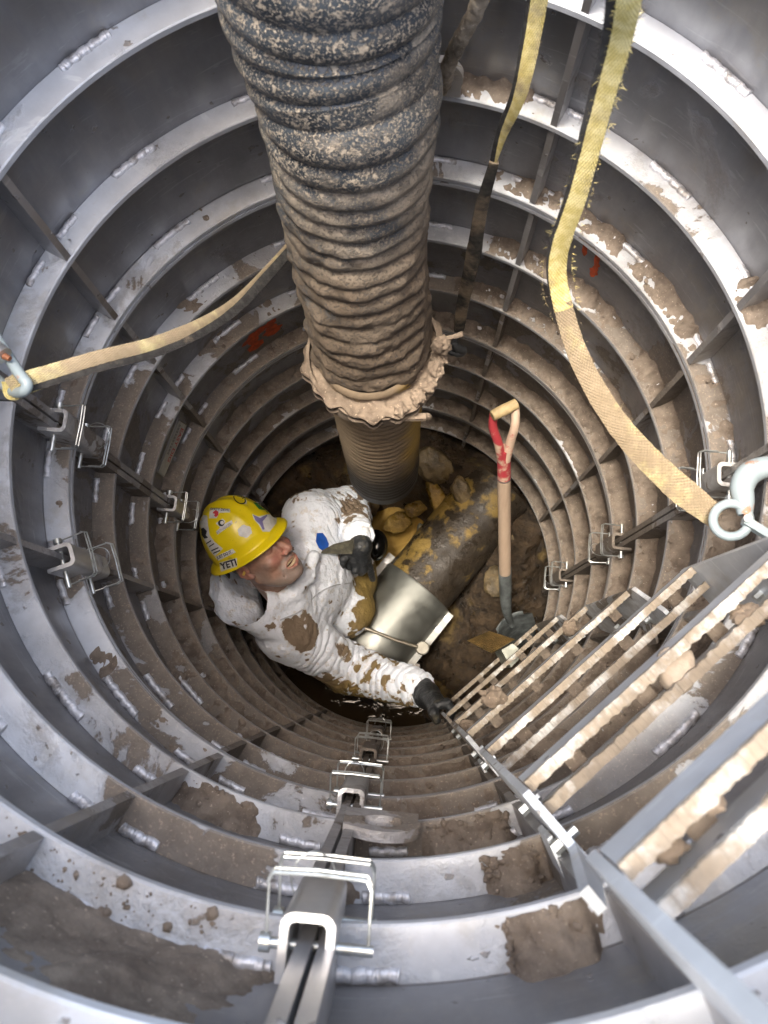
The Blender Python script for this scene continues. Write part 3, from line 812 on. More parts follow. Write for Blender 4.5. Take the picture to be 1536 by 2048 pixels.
M_blkm = web_mat('muddy_black_webbing', (.02, .02, .018), (.06, .055, .045), .0)
CAMP = Vector((CX * S, -CY * S, FLOOR * S))
def ribbon(name, path, width, th, mat, parent, off=0.0, twist=None, back=0.0, seed=0, shear=0):
    N = len(path); V = []; F = []; uvs = []; acc = 0; rs = random.Random(seed)
    for i, p in enumerate(path):
        if i: acc += (path[i] - path[i - 1]).length
        t = (path[min(i + 1, N - 1)] - path[max(i - 1, 0)]).normalized()
        v = (CAMP - p).normalized(); sd = t.cross(v).normalized(); nn = sd.cross(t).normalized()
        tw = twist(i / (N - 1)) if twist else 0
        s2 = sd * math.cos(tw) + nn * math.sin(tw); n2 = s2.cross(t).normalized()
        if n2.dot(v) < 0: n2 = -n2
        w = width(i / (N - 1)) * (1 + rs.uniform(-.03, .03)); o = off(i / (N - 1)) if callable(off) else off
        c = p + s2 * o - n2 * back
        K = 5
        for j in range(K):
            x = -1 + 2 * j / (K - 1); bow = .10 * w * (1 - x * x)
            V.append(c + s2 * (x * w / 2) + n2 * (th / 2 + bow)); uvs.append((acc, (x + 1) / 2))
        for j in range(K - 1, -1, -1):
            x = -1 + 2 * j / (K - 1); bow = .10 * w * (1 - x * x)
            V.append(c + s2 * (x * w / 2) + n2 * (-th / 2 + bow)); uvs.append((acc, (x + 1) / 2))
    k = 10
    for i in range(N - 1):
        for j in range(k): F.append((i * k + j, i * k + (j + 1) % k, (i + 1) * k + (j + 1) % k, (i + 1) * k + j))
    F.append(tuple(range(k))); F.append(tuple(range((N - 1) * k, N * k))[::-1])
    o = build(name, V, F, mat, parent, smooth=True, auto=50)
    uvl = o.data.uv_layers.new(name='UVMap')
    for l in o.data.loops: uvl.data[l.index].uv = uvs[l.vertex_index]
    return o
def fray(path, width, off, mat, parent, n, seed, ln=.008, t0=0, t1=1):
    rs = random.Random(seed); mb = MB(); N = len(path)
    for q in range(n):
        f = t0 + (t1 - t0) * rs.random(); i = min(int(f * (N - 1)), N - 2); p = path[i].lerp(path[i + 1], rs.random())
        t = (path[i + 1] - path[i]).normalized(); v = (CAMP - p).normalized(); sd = t.cross(v).normalized()
        s = rs.choice([-1, 1]); w = width(f) / 2; o = off(f) if callable(off) else off
        b = p + sd * (o + s * w * .96); d = (sd * s * rs.uniform(.3, 1) + t * rs.uniform(-1, 1) + v * rs.uniform(-.3, .6)).normalized() * ln * (.25 + 1.9 * rs.random() ** 3)
        m_ = b + d * .5 + t * rs.uniform(-.001, .001)
        mb.tube([b, m_, b + d + v * rs.uniform(-.002, .002)], [.00026, .00022, .00012], 3)
    o = mb.build('fraying', mat, parent); o['kind'] = 'stuff'; return o
def interp(tab):
    xs = [a for a, b in tab]; ys = [b for a, b in tab]
    return lambda t: float(np.interp(t, xs, ys))
# right sling
pts = [(1275, -120, .80), (1258, 0, .90), (1240, 90, 1.0), (1205, 215, 1.12), (1160, 380, 1.30), (1116, 520, 1.50), (1128, 620, 1.62), (1170, 740, 1.74), (1245, 860, 1.85), (1340, 960, 1.95), (1432, 1035, 2.0)]
pth = smooth_path([P(*p) for p in pts], 160)
sl1 = empty('webbing_sling', pth[0]); tag(sl1, 'long yellow webbing sling curving down the right wall to the white hook', 'sling', 'yellow lifting slings hanging in the shaft')
wd1 = interp([(0, .034 * S), (.3, .030 * S), (.5, .036 * S), (.62, .042 * S), (.8, .056 * S), (.93, .070 * S), (1, .058 * S)])
ribbon('webbing', pth[:96], lambda t: wd1(t * .6), .006 * S, M_yel, sl1, 0, lambda t: .15 * math.sin(t * 9), 0, 1)
ribbon('webbing', pth[93:], lambda t: wd1(.58 + t * .42), .007 * S, M_yelm, sl1, 0, lambda t: .1 * math.sin(t * 7), 0.0006, 2)
ribbon('edge_webbing', pth[:98], lambda t: .016 * S * (1 - t * .6), .008 * S, M_blkw, sl1, lambda t: .024 * S - t * .006 * S, None, .004 * S, 3)
fray(pth[:98], wd1, 0, M_yel, sl1, 420, 4, .0035); fray(pth[:95], lambda t: .046 * S, .004, M_blkw, sl1, 300, 5, .0035); fray(pth[90:], lambda t: .056 * S, 0, M_yelm, sl1, 90, 6, .0035)
# left sling
pts = [(18, 772, 1.64), (40, 762, 1.64), (90, 748, 1.65), (200, 716, 1.70), (310, 688, 1.80), (400, 650, 1.92), (470, 605, 2.05), (530, 545, 2.2), (600, 470, 2.35), (680, 380, 2.5)]
pth = smooth_path([P(*p) for p in pts], 150)
sl2 = empty('webbing_sling', pth[0]); tag(sl2, 'dirty yellow webbing sling running from the left shackle behind the hose', 'sling', 'yellow lifting slings hanging in the shaft')
ribbon('webbing', pth, interp([(0, .036 * S), (.3, .032 * S), (.5, .030 * S), (.62, .020 * S), (.75, .010 * S), (1, .008 * S)]), .006 * S, M_yelm, sl2, interp([(0, 0), (.6, -.004 * S), (1, -.012 * S)]), None, 0, 7)
ribbon('edge_webbing', pth, interp([(0, .013 * S), (.3, .017 * S), (.6, .032 * S), (.8, .038 * S), (1, .038 * S)]), .008 * S, M_blkw, sl2, interp([(0, .022 * S), (.4, .020 * S), (.7, .010 * S), (1, 0)]), None, .004 * S, 8)
fray(pth, lambda t: .042 * S, .003, M_blkw, sl2, 420, 9, .004)
ribbon('webbing', smooth_path([P(15, 765, 1.64), P(24, 790, 1.66), P(70, 772, 1.68), P(120, 752, 1.70)], 30), lambda t: .024 * S, .006 * S, M_yel, sl2, 0, None, .012 * S, 9)
# middle sling
pts = [(1088, -120, 1.25), (1075, 0, 1.40), (1040, 180, 1.62), (1004, 270, 1.80), (984, 340, 1.95), (962, 420, 2.15), (945, 520, 2.45), (925, 610, 2.80), (918, 660, 3.0)]
pth = smooth_path([P(*p) for p in pts], 150)
sl3 = empty('webbing_sling', pth[0]); tag(sl3, 'yellow and black webbing sling hanging straight down right of the hose', 'sling', 'yellow lifting slings hanging in the shaft')
ribbon('webbing', pth[:72], interp([(0, .040 * S), (.45, .034 * S), (.8, .018 * S), (1, .006 * S)]), .006 * S, M_yel, sl3, interp([(0, -.004 * S), (1, -.004 * S)]), None, 0, 11)
ribbon('edge_webbing', pth[:72], interp([(0, .010 * S), (.4, .012 * S), (.7, .018 * S), (1, .020 * S)]), .008 * S, M_blkw, sl3, interp([(0, .020 * S), (.6, .012 * S), (1, .002 * S)]), None, .003 * S, 12)
ribbon('lower_webbing', pth[70:], interp([(0, .026 * S), (.3, .038 * S), (.5, .050 * S), (.8, .046 * S), (1, .040 * S)]), .012 * S, M_blkm, sl3, 0, lambda t: .3 * math.sin(t * 8), 0, 13)
fray(pth, lambda t: .04 * S, 0, M_blkm, sl3, 260, 14, .0035)
# small dark hook on the middle sling
mb = MB(); hp = [P(918, 655, 3.0), P(915, 672, 3.02), P(908, 684, 3.04), P(915, 696, 3.06), P(926, 700, 3.08), P(922, 706, 3.1), P(905, 706, 3.1), P(888, 696, 3.08)]
mb.tube(smooth_path(hp, 40), [.010 * S] * 12 + [.017 * S] * 20 + [.012 * S] * 6 + [.006 * S] * 2, 12)
o = mb.build('sling_hook', flat('dark_iron', (.07, .075, .08), .45, .5), None, smooth=True); tag(o, 'small dark iron hook at the lower end of the middle sling', 'hook')

# ================================================================ muddy rope through the top lug
pth = smooth_path([P(985, -90, 1.28), P(960, 0, 1.42), P(940, 45, 1.50), P(915, 90, 1.60), P(898, 130, 1.72), P(890, 165, 1.84), P(880, 180, 1.90)], 110)
V = []; F = []; nn = 16
acc = 0
for i, p in enumerate(pth):
    if i: acc += (pth[i] - pth[i - 1]).length
    t = (pth[min(i + 1, 109)] - pth[max(i - 1, 0)]).normalized(); a = t.orthogonal().normalized() if i == 0 else (a - t * a.dot(t)).normalized(); b = t.cross(a)
    for k in range(nn):
        th = 2 * PI * k / nn; rr = .0165 * S * (1 + .20 * abs(math.sin(1.5 * th + acc * 95)) + .12 * vnoise(np.array([p.x * 90, p.y * 90 + k, p.z * 90]), 3))
        V.append(p + (a * math.cos(th) + b * math.sin(th)) * rr)
F = [(i * nn + k, i * nn + (k + 1) % nn, (i + 1) * nn + (k + 1) % nn, (i + 1) * nn + k) for i in range(109) for k in range(nn)] + [tuple(range(nn))[::-1], tuple(range(109 * nn, 110 * nn))]
rp = empty('rope', pth[0]); tag(rp, 'thick twisted muddy rope tied into the lug at the top beside the hose', 'rope')
build('strands', V, F, soil_mat('muddy_rope', (.17, .14, .10), (.48, .41, .32), scl=70), rp)
fray(pth, lambda t: .030 * S, 0, M_yelm, rp, 90, 21, .006, .5, .9)

# ================================================================ white hook on the right, shackle on the left
m = NT('chipped_white_paint'); rust = m.ramp(m.noise(22, 6, .65), .60, .66)
m.set('Base Color', m.mix(rust, m.mix(m.noise(30, 4), (.24, .31, .34), (.38, .44, .46)), m.mix(m.noise(60), (.28, .12, .06), (.45, .28, .20))))
m.set('Roughness', m.mixf(rust, .38, .8)); m.set('Normal', m.bump(m.math('ADD', rust, m.noise(50, 4)), .25, .002)); M_wpaint = m.mat
hk = empty('lifting_hook', P(1458, 1040, 1.93)); tag(hk, 'chipped pale blue lifting hook with round eye at the right edge', 'hook')
c = P(1462, 1040, 1.93); v = (CAMP - c).normalized(); a = Vector((1, 0, 0)); a = (a - v * a.dot(v)).normalized(); b = v.cross(a)
mb = MB(); mb.tube([c + (a * math.cos(2 * PI * i / 40) + b * math.sin(2 * PI * i / 40)) * .041 * S for i in range(40)], .0115 * S, 14, closed=True)
mb.build('eye', M_wpaint, hk, smooth=True)
hp = [P(1490, 1030, 1.92), P(1488, 1002, 1.92), P(1484, 976, 1.92), P(1494, 952, 1.92), P(1516, 938, 1.92), P(1545, 934, 1.92), P(1580, 945, 1.92), P(1602, 980, 1.92), P(1600, 1030, 1.92), P(1570, 1062, 1.92)]
hpp = smooth_path(hp, 60); mb = MB()
mb.tube(hpp, [(.017 + .013 * math.sin(PI * min(1, i / 40)) ** .8) * S * (1 if i < 50 else 1 - (i - 50) / 14) for i in range(60)], 16); mb.build('hook_body', M_wpaint, hk, smooth=True)
mb = MB(); mb.box(P(1492, 1030, 1.90), P(1560, 1072, 1.90) - P(1492, 1030, 1.90), P(1488, 1046, 1.90) - P(1492, 1030, 1.90), Vector((0, 0, -.012)))
mb.build('latch', M_wpaint, hk, bevel=.003)
mb = MB(); mb.tube([P(1496, 1036, 1.885), P(1496, 1036, 1.94)], .0085 * S, 16); mb.build('latch_pin', M_zinc, hk, smooth=True)
sh = empty('shackle', P(30, 740, 1.62)); tag(sh, 'pale blue bow shackle at the left edge looped through the sling', 'shackle')
hp = [P(-70, 640, 1.66), P(-25, 655, 1.65), P(2, 690, 1.64), P(22, 722, 1.63), P(42, 752, 1.62), P(54, 768, 1.62), P(48, 782, 1.63), P(30, 784, 1.66), P(5, 768, 1.68), P(-30, 735, 1.69), P(-70, 700, 1.7)]
mb = MB(); mb.tube(smooth_path(hp, 60), .0125 * S, 16); mb.build('bow', M_wpaint, sh, smooth=True)
mb = MB(); mb.tube([P(-20, 690, 1.60), P(8, 712, 1.60)], .020 * S, 18); mb.build('pin_boss', M_clip, sh, smooth=True)
mb = MB(); mb.tube([P(8, 712, 1.60), P(20, 718, 1.60)], [.008 * S, .006 * S], 10); mb.build('rivet', simple('copper_rust', (.25, .10, .05), .6, .3), sh, smooth=True)

# ================================================================ ladder sections
LL = Vector((.250, -.832, 0)); LR = Vector((.770, -.388, 0)); LN = Vector((.644, -.766, 0)); LC = (LR - LL).normalized()
LN = Vector((LC.y, -LC.x, 0))
def LP(s, o, d): return Vector(((LL + (LR - LL) * s + LN * o).x * S, (LL + (LR - LL) * s + LN * o).y * S, (FLOOR - d) * S))
m_ = NT('muddy_cleats')
mk_ = m_.ramp(m_.noise(24, 7, .6), .34, .52)
cl = m_.mix(m_.noise(70, 5), (.17, .14, .105), (.33, .28, .215))
cl2 = m_.mix(m_.noise(50, 5), (.42, .41, .38), (.56, .56, .53))
m_.set('Base Color', m_.mix(mk_, cl2, cl)); m_.set('Roughness', m_.mixf(mk_, .45, .95)); m_.set('Metallic', m_.math('MULTIPLY', m_.math('SUBTRACT', 1., mk_), .3))
m_.set('Normal', m_.bump(m_.noise(110, 6, .7), .6, .003)); M_cleat = m_.mat
def rung(parent, d, deep, seed, mudtop):
    """channel-shaped tread with two serrated lips"""
    rs = random.Random(seed); root = empty('rung', (0, 0, 0)); root.parent = parent; root.location = -parent.location
    L = (LR - LL).length
    for side, o0 in (((0, 0.0), (1, .056)) if d < 2.2 else ((0, 0.0),)):
        # face plate
        mb = MB(); o1 = o0 + .005
        a = LP(0.004, o0, d + .001); mb.box(a, LP(.996, o0, d + .001) - a, LP(0, o1, d) - LP(0, o0, d), Vector((0, 0, -.078 * S)))
        mb.build('flange', M_lad, root)
        # serrated lip: teeth along the top
        nt_ = 32; V = []; F = []; prof = []
        N = nt_ * 6
        for i in range(N + 1):
            s = .004 + .992 * i / N; ph = (i % 6)
            tooth = 1 if ph in (0, 1, 2) else 0
            w0 = .0150 + (.0007 if tooth else 0) + rs.uniform(-.0006, .0006) + mudtop * (.0012 + .0010 * math.sin(i * .11 + seed) + .0010 * math.sin(i * .043 * seed)) + .0011 * vnoise(np.array([i * .45, seed * 3.3, side * 5.0]), 12)
            hh = (.0018 if tooth else 0.0) + rs.uniform(0, .0012) + mudtop * .003 * (1 + math.sin(i * .33 + seed))
            if side == 0: oa, ob = o0 - .003, o0 + w0
            else: oa, ob = o0 + .005 - w0, o0 + .008
            V += [LP(s, oa, d - hh), LP(s, ob, d - hh * .8), LP(s, ob, d + .007), LP(s, oa, d + .007)]
        for i in range(N):
            for k in range(4): F.append((i * 4 + k, i * 4 + (k + 1) % 4, (i + 1) * 4 + (k + 1) % 4, (i + 1) * 4 + k))
        F += [(0, 1, 2, 3), tuple(N * 4 + k for k in (3, 2, 1, 0))]
        build('serrated_lip', V, F, M_cleat, root, smooth=False)
    # cross web under the tread
    for s in (.12, .37, .63, .88):
        mb = MB(); a = LP(s, .005, d + .072); mb.box(a, LP(s + .05, .005, d + .072) - a, LP(s, .056, d + .072) - a, Vector((0, 0, -.004 * S)))
        mb.build('cross_web', M_soil, root)
    return root
def rail(parent, s, zt, zb, lugend=False):
    sg = 1 if s > .5 else -1; th = (LR - LL).length * 0 + .014
    ext = LC * th * S * sg
    pts = [LP(s, 0, zb), LP(s, 0, zt), LP(s, .10, zt - .085), LP(s, .135, zt - .085), LP(s, .135, zb - .09), LP(s, .11, zb)]
    mb = MB(); mb.prism(pts, ext); r = mb.build('side_rail', M_lad, parent, bevel=.001)
    return r
secs = [(.16, .89, [.80], 'uppermost ladder section, large and out of focus in the lower right corner'), (1.33, 2.06, [1.386, 1.97], 'ladder section with the stone wedged between its serrated rungs'),
        (2.50, 3.23, [2.55, 3.13], 'narrower ladder section above the ribbed step, mud hanging from rungs'), (3.67, 4.40, [3.72, 4.30], 'lowest ladder section gripped by the worker, rungs lit golden')]
for i, (zt, zb, tr, lab) in enumerate(secs):
    L = empty('ladder_section', LP(.5, .06, zb)); tag(L, lab, 'ladder', 'ladder sections bolted down the wall')
    for s in (0.0, 1.0):
        rail(L, s, zt, zb)
        for dz in (.10, .60):
            for kk in (.112,):
                mb = MB(); c = LP(s, kk, zt + (zb - zt) * dz); e = LC * (1 if s > .5 else -1)
                mb.tube([c + e * .014 * S, c + e * .032 * S], .012 * S, 6); mb.tube([c - e * .020 * S, c + e * .016 * S], .009 * S, 6)
                mb.build('bolt', M_zinc, L, smooth=False)
        # angle bracket back to the wall
        mb = MB(); a = LP(s, .10, zt + .10); e = LC * (1 if s > .5 else -1) * .018 * S
        b_ = a + e; reach = LN * (.16 if s < .5 else .09) * S
        mb.box(b_, reach + LC * (-.05 * S), Vector((0, 0, -.10 * S)), LC * (.010 * S) * (1 if s > .5 else -1))
        mb.build('wall_bracket', M_lad, L, bevel=.001)
    for d in tr: rung(L, d, .078, int(d * 13) + 1, 1.0 if d in (2.55, 1.386, 3.13) else .4)
    if i == 1:     # bent mounting ear on the left rail
        mb = MB(); p0 = LP(0, .10, 1.245); 
        q = [LP(0, .085, 1.26), LP(0, .135, 1.245), LP(0, .135, 1.245) + Vector((-.055 * S, .02 * S, .26 * S)), LP(0, .10, 1.245) + Vector((-.055 * S, .02 * S, .27 * S))]
        mb.prism(q, LC * -.014 * S); mb.build('mounting_ear', M_lad, L, bevel=.001)
st_ = lump('stone', P(1352, 1338, 1.42), .036 * S, simple('tan_stone', (.36, .30, .235), .85, 0, .2, 30, .5, .004), None, 5, (1.0, 1.15, .8), .25, 3)
tag(st_, 'smooth tan stone wedged between the ladder rungs', 'stone')
for i, (px, py, d, r, sx) in enumerate([(985, 1395, 2.55, .035, 1.0), (935, 1455, 3.1, .028, 1.2), (1140, 1258, 3.13, .035, .9), (1322, 1690, .84, .018, 1.4), (1420, 1610, .81, .011, 1.4), (1500, 1230, 1.40, .022, 1.5)]):
    o = lump('mud_clod', P(px, py, d), r * S, M_crust, None, 40 + i, (sx, .9, .75), .6)
    lab = ['round mud clod hanging on a rung left of the ribbed step', 'mud clod caught low on the left rail near the glove', 'flat mud clod on a middle rung right of the ribbed step', 'big blurred mud clod on the nearest rung at lower right', 'pale blurred mud clod further along the nearest rung', 'mud clod on the rung below the white hook'][i]
    tag(o, lab, 'mud clod', 'mud clods stuck to the ladder rungs')

# ================================================================ pit floor, water, rocks
def depth_floor(x, y):
    p = np.stack([x * 3, y * 3, np.zeros_like(x)], -1)
    h = .05 * fbm(p, 31, 4) + .035 * fbm(p * 3.3, 33, 4)
    def g(cx, cy, r, a): return a * np.exp(-((x - cx) ** 2 + (y - cy) ** 2) / (r * r))
    h = h + g(.55, .62, .30, .42) + g(.85, .25, .30, .40) + g(.15, .95, .3, .30) + g(.70, -.10, .25, .22) + g(.6, -.5, .35, .12)
    h = h + .10 - g(.06, .22, .30, .30) - g(-.15, -.8, .45, .16) + g(-.7, .6, .35, .2) + g(.30, .62, .12, .16)
    # cracked, blocky clay faces
    q = np.stack([x * 6, y * 6, np.zeros_like(x)], -1); h = h + .045 * np.abs(fbm(q, 41, 3)) * (h > .05)
    return 5.62 - h
n = 260; xs = np.linspace(-1.12, 1.12, n); X, Y = np.meshgrid(xs, xs, indexing='ij'); Dp = depth_floor(X, Y)
V = np.stack([X * S, Y * S, (FLOOR - Dp) * S], -1).reshape(-1, 3); r = np.hypot(X, Y)
F = np.array([(i * n + j, (i + 1) * n + j, (i + 1) * n + j + 1, i * n + j + 1) for i in range(n - 1) for j in range(n - 1) if r[i, j] < 1.12])
m = NT('pit_mud'); a1 = m.ramp(m.noise(6, 7, .65), .57, .66)
c = m.mix(m.ramp(m.noise(22, 8, .65), .3, .7), (.018, .012, .007), (.075, .048, .024)); c2 = m.mix(m.noise(30, 7, .65), (.09, .06, .022), (.24, .165, .055))
m.set('Base Color', m.mix(a1, c, c2)); m.set('Roughness', m.ramp(m.noise(11, 5), .35, .65, .22, .8))
m.set('Normal', m.bump(m.math('ADD', m.noise(45, 9, .7), m.math('MULTIPLY', m.vor(14), .4)), 1.0, .02)); 
fl = mesh_np('pit_floor', V, F, m.mat); tag(fl, 'churned dark wet mud at the bottom of the shaft', kind='structure')
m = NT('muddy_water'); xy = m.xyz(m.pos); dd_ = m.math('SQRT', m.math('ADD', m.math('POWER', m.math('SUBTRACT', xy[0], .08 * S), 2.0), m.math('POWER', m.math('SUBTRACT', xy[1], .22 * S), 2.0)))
m.set('Base Color', m.mix(m.ramp(m.math('ADD', dd_, m.math('MULTIPLY', m.noise(8, 4), .12)), .20, .32), m.mix(m.ramp(m.noise(7, 5, dist=1.5), .35, .7), (.28, .17, .04), (.52, .35, .11)), (.030, .020, .010))); m.set('Roughness', .04); m.set('IOR', 1.33)  # ochre silt by the puddle; sunlit-to-unlit falloff is put into the colour too
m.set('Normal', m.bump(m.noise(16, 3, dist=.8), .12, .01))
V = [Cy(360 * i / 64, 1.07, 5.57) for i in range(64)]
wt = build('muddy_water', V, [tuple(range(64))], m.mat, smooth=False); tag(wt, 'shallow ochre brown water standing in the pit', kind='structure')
rocks = [(795, 1044, 5.35, .085, (1.2, .8, .5), M_ochre, 'flat orange-brown rock at the edge of the puddle under the hose'),
         (852, 1072, 5.30, .075, (.75, 1.15, .6), simple('grey_stone', (.12, .115, .085), .5, 0, .25, 25, .4, .01), 'dark grey rounded rock touching the pipe beside the puddle'),
         (985, 1050, 5.05, .085, (.8, 1.1, .6), M_rock, 'pale tan rock half buried in clay behind the shovel'),
         (925, 985, 4.98, .085, (.75, 1.15, .6), M_rock, 'ochre lit clay block between the pipe and the wall'),
         (875, 1000, 5.15, .10, (.55, 1.3, .5), M_ochre, 'long ochre clay lump right of the nozzle mouth'),
         (830, 1018, 5.28, .06, (1.3, .8, .6), M_ochre, 'cracked yellow clay lump below the nozzle mouth'),
         (990, 1165, 5.15, .085, (1.3, .8, .5), M_rock, 'brown flat rock left of the shovel socket'),
         (1015, 1080, 5.10, .075, (1.2, .8, .6), M_rock, 'brown rock right of the shovel shaft'),
         (735, 1015, 5.35, .075, (1.2, .9, .7), M_mud, 'black wet clay lump beside the puddle near the sleeve'),
         (870, 930, 5.05, .12, (1.2, .9, .5), M_rock, 'broad tan clay block against the far wall')]
for i, (px, py, d, r, s3, mt, lab) in enumerate(rocks):
    o = lump('rock', P(px, py, d), r * S, mt, None, 60 + i, s3, .42, 4, 1.7, Euler((.2, .3, i * 1.3 if i > 4 else .5))); tag(o, lab, 'rock', 'rocks and clay lumps on the pit floor')

# ================================================================ buried pipe and repair sleeve
PA, PB = P(837, 1175, 5.17), P(925, 1066, 5.17); AX = (PB - PA); AX.z = 0; AX.normalize(); PRAD = .238 * S
UPV = Vector((0, 0, 1)); SDV = AX.cross(UPV)          # points to the lower right in the photo
m = NT('old_pipe'); xx = m.xyz(m.pos); o1 = m.ramp(m.math('ADD', m.noise(9, 8, .65), m.math('SUBTRACT', m.math('MULTIPLY', xx[1], .5), m.math('MULTIPLY', xx[0], .55))), .44, .54); 
m.set('Base Color', m.mix(o1, m.mix(m.noise(30, 7), (.014, .011, .008), (.060, .046, .032)), m.mix(m.noise(40, 6), (.14, .09, .025), (.34, .23, .06))))
m.set('Roughness', m.ramp(m.noise(18, 6), .35, .65, .20, .65)); m.set('Metallic', .15); m.set('Normal', m.bump(m.noise(60, 8, .7), .7, .006)); M_pipe = m.mat
mb = MB()
nL = 60; nC = 72; V = []
for i in range(nL + 1):
    s = -.78 * S + 1.63 * S * i / nL
    for k in range(nC):
        a = 2 * PI * k / nC; V.append(PA + AX * s + (SDV * math.cos(a) + UPV * math.sin(a)) * PRAD)
V = np.array([v[:] for v in V]); nrm = V - (np.array(PA) + ((V - np.array(PA)) @ np.array(AX))[:, None] * np.array(AX)); nrm /= np.linalg.norm(nrm, axis=1)[:, None]
V = V + nrm * (fbm(V * 22, 51, 4) * .004)[:, None]
F = [(i * nC + k, i * nC + (k + 1) % nC, (i + 1) * nC + (k + 1) % nC, (i + 1) * nC + k) for i in range(nL) for k in range(nC)]
pp = mesh_np('buried_pipe', V, F, M_pipe); tag(pp, 'old black pipe smeared with ochre clay crossing the pit floor', 'pipe')
m = NT('dull_stainless'); sm = m.ramp(m.noise(9, 7, .65), .62, .70)
m.set('Base Color', m.mix(m.math('MULTIPLY', sm, .6), m.mix(m.noise(4, 5), (.33, .34, .31), (.48, .49, .45)), (.22, .17, .09))); m.set('Metallic', .9)
m.set('Roughness', m.ramp(m.noise(22, 6), .3, .7, .36, .56)); m.set('Normal', m.bump(m.noise(80, 3), .08, .002)); M_ss = m.mat
cl = empty('repair_sleeve', PA); tag(cl, 'stainless repair clamp bolted round the pipe, smeared with mud', 'pipe clamp')
mb = MB(); V = []; nC = 64; s0, s1 = -.74 * S, 0.0
for s in (s0, s1 - .006, s1):
    for k in range(nC + 1):
        a = math.radians(-8 + 196 * k / nC); R = PRAD + (.0085 if s < s1 else .0060); V.append(PA + AX * s + (SDV * math.cos(a) + UPV * math.sin(a)) * R)
for k in range(nC + 1):
    a = math.radians(-8 + 196 * k / nC); V.append(PA + AX * s1 + (SDV * math.cos(a) + UPV * math.sin(a)) * (PRAD + .001))
w_ = nC + 1; F = [(r_ * w_ + k, r_ * w_ + k + 1, (r_ + 1) * w_ + k + 1, (r_ + 1) * w_ + k) for r_ in range(3) for k in range(nC)]
mb.add(V, F); mb.build('sleeve_band', M_ss, cl, smooth=True, auto=40)
for sgn, a0, a1, bolts in ((1, -.46, -.005, (-.045, -.135, -.315)), (-1, -.30, .055, (.0, -.16))):
    side = SDV * sgn; c = PA + side * (PRAD + .006 * 1) + UPV * .02 * S
    mb = MB(); mb.box(c + AX * a0 * S - side * .006 * S, AX * (a1 - a0) * S, side * .050 * S, UPV * .018 * S); mb.build('lug_bar', flat('bright_bar', (.34, .34, .32), .55, .4), cl, bevel=.002)
    for b in bolts:
        q = c + AX * b * S + side * .022 * S + UPV * .018 * S; mb = MB()
        mb.lathe(q, UPV, [(.019 * S, 0), (.019 * S, .003 * S)], 20); mb.lathe(q, UPV, [(.0145 * S, .003 * S), (.0145 * S, .016 * S)], 6); mb.lathe(q, UPV, [(.008 * S, .016 * S), (.008 * S, .030 * S)], 12)
        mb.build('bolt', flat('bolt_steel', (.30, .31, .32), .3, .9), cl, smooth=False)
wr = empty('ratchet_wrench', P(845, 1298, 4.85)); tag(wr, 'long thin steel wrench lying across the repair clamp onto a bolt', 'wrench')
mb = MB(); mb.tube([P(722, 1254, 4.80), P(745, 1262, 4.81)], .0135 * S, 12); mb.tube([P(745, 1262, 4.81), P(790, 1280, 4.83), P(835, 1294, 4.86)], .0105 * S, 12); mb.build('handle', flat('wrench_steel', (.42, .38, .30), .35, .8), wr, smooth=True)
mb = MB(); mb.lathe(P(844, 1297, 4.90), Vector((.1, .1, 1)), [(.040 * S, 0), (.042 * S, .006 * S), (.042 * S, .024 * S), (.036 * S, .030 * S)], 28); mb.lathe(P(844, 1297, 4.90), Vector((.1, .1, 1)), [(.014 * S, .03 * S), (.014 * S, .036 * S)], 12)
mb.build('ratchet_head', flat('wrench_head', (.34, .32, .27), .5, .6), wr, smooth=True, auto=40)
o = lump('rubber_cap', P(752, 1090, 4.95), .088 * S, flat('gloss_black', (.006, .006, .006), .12), None, 2, (.85, 1.15, .7), .03, 4); tag(o, 'glossy black rubber cap beside the puddle behind the gloved hand', 'cap')

# ================================================================ shovel
sv = empty('shovel', P(1030, 1262, 4.9)); tag(sv, 'wooden D-handled shovel with red worn paint, standing blade down', 'shovel')
m = NT('worn_wood'); z = m.xyz(m.pos)[2]; y = m.xyz(m.pos)[1]
st = m.noise(20, 6, .6, vec=m.scale(m.pos, (3, 1, .4)))
wood = m.mix(st, (.29, .205, .145), (.47, .365, .27)); dk = m.ramp(m.noise(17, 6, .6), .60, .68)
m.set('Base Color', m.mix(m.math('MULTIPLY', dk, .7), wood, (.17, .11, .07))); m.set('Roughness', .65); m.set('Normal', m.bump(st, .2, .002)); M_wood = m.mat
m = NT('worn_red'); rd = m.ramp(m.noise(16, 7, .6), .40, .52)
m.set('Base Color', m.mix(rd, m.mix(st if False else m.noise(50), (.48, .34, .24), (.62, .48, .36)), (.40, .045, .055))); m.set('Roughness', .5); M_redw = m.mat
m = NT('worn_red_pale'); rd = m.ramp(m.noise(22, 7, .6), .58, .68)
m.set('Base Color', m.mix(rd, m.mix(m.noise(50), (.50, .37, .27), (.66, .50, .38)), (.48, .12, .11))); m.set('Roughness', .55); M_redp = m.mat
T = [P(1008, 960, 3.95), P(1009, 1050, 4.22), P(1010, 1145, 4.52)]
mb = MB(); mb.tube(smooth_path(T, 20), .0345 * S, 20); mb.build('shaft', M_wood, sv, smooth=True)
mb = MB(); mb.tube(smooth_path([P(1008, 897, 3.76), P(1008, 925, 3.85), P(1008, 957, 3.95)], 10), [.0335 * S] * 3 + [.0345 * S] * 7, 20); mb.build('socket_grip', M_redw, sv, smooth=True)
mb = MB(); mb.tube([P(1008, 955, 3.942), P(1008, 958, 3.952)], .0365 * S, 20); mb.build('ferrule', flat('ferrule_steel', (.18, .15, .14), .5, .6), sv, smooth=True)
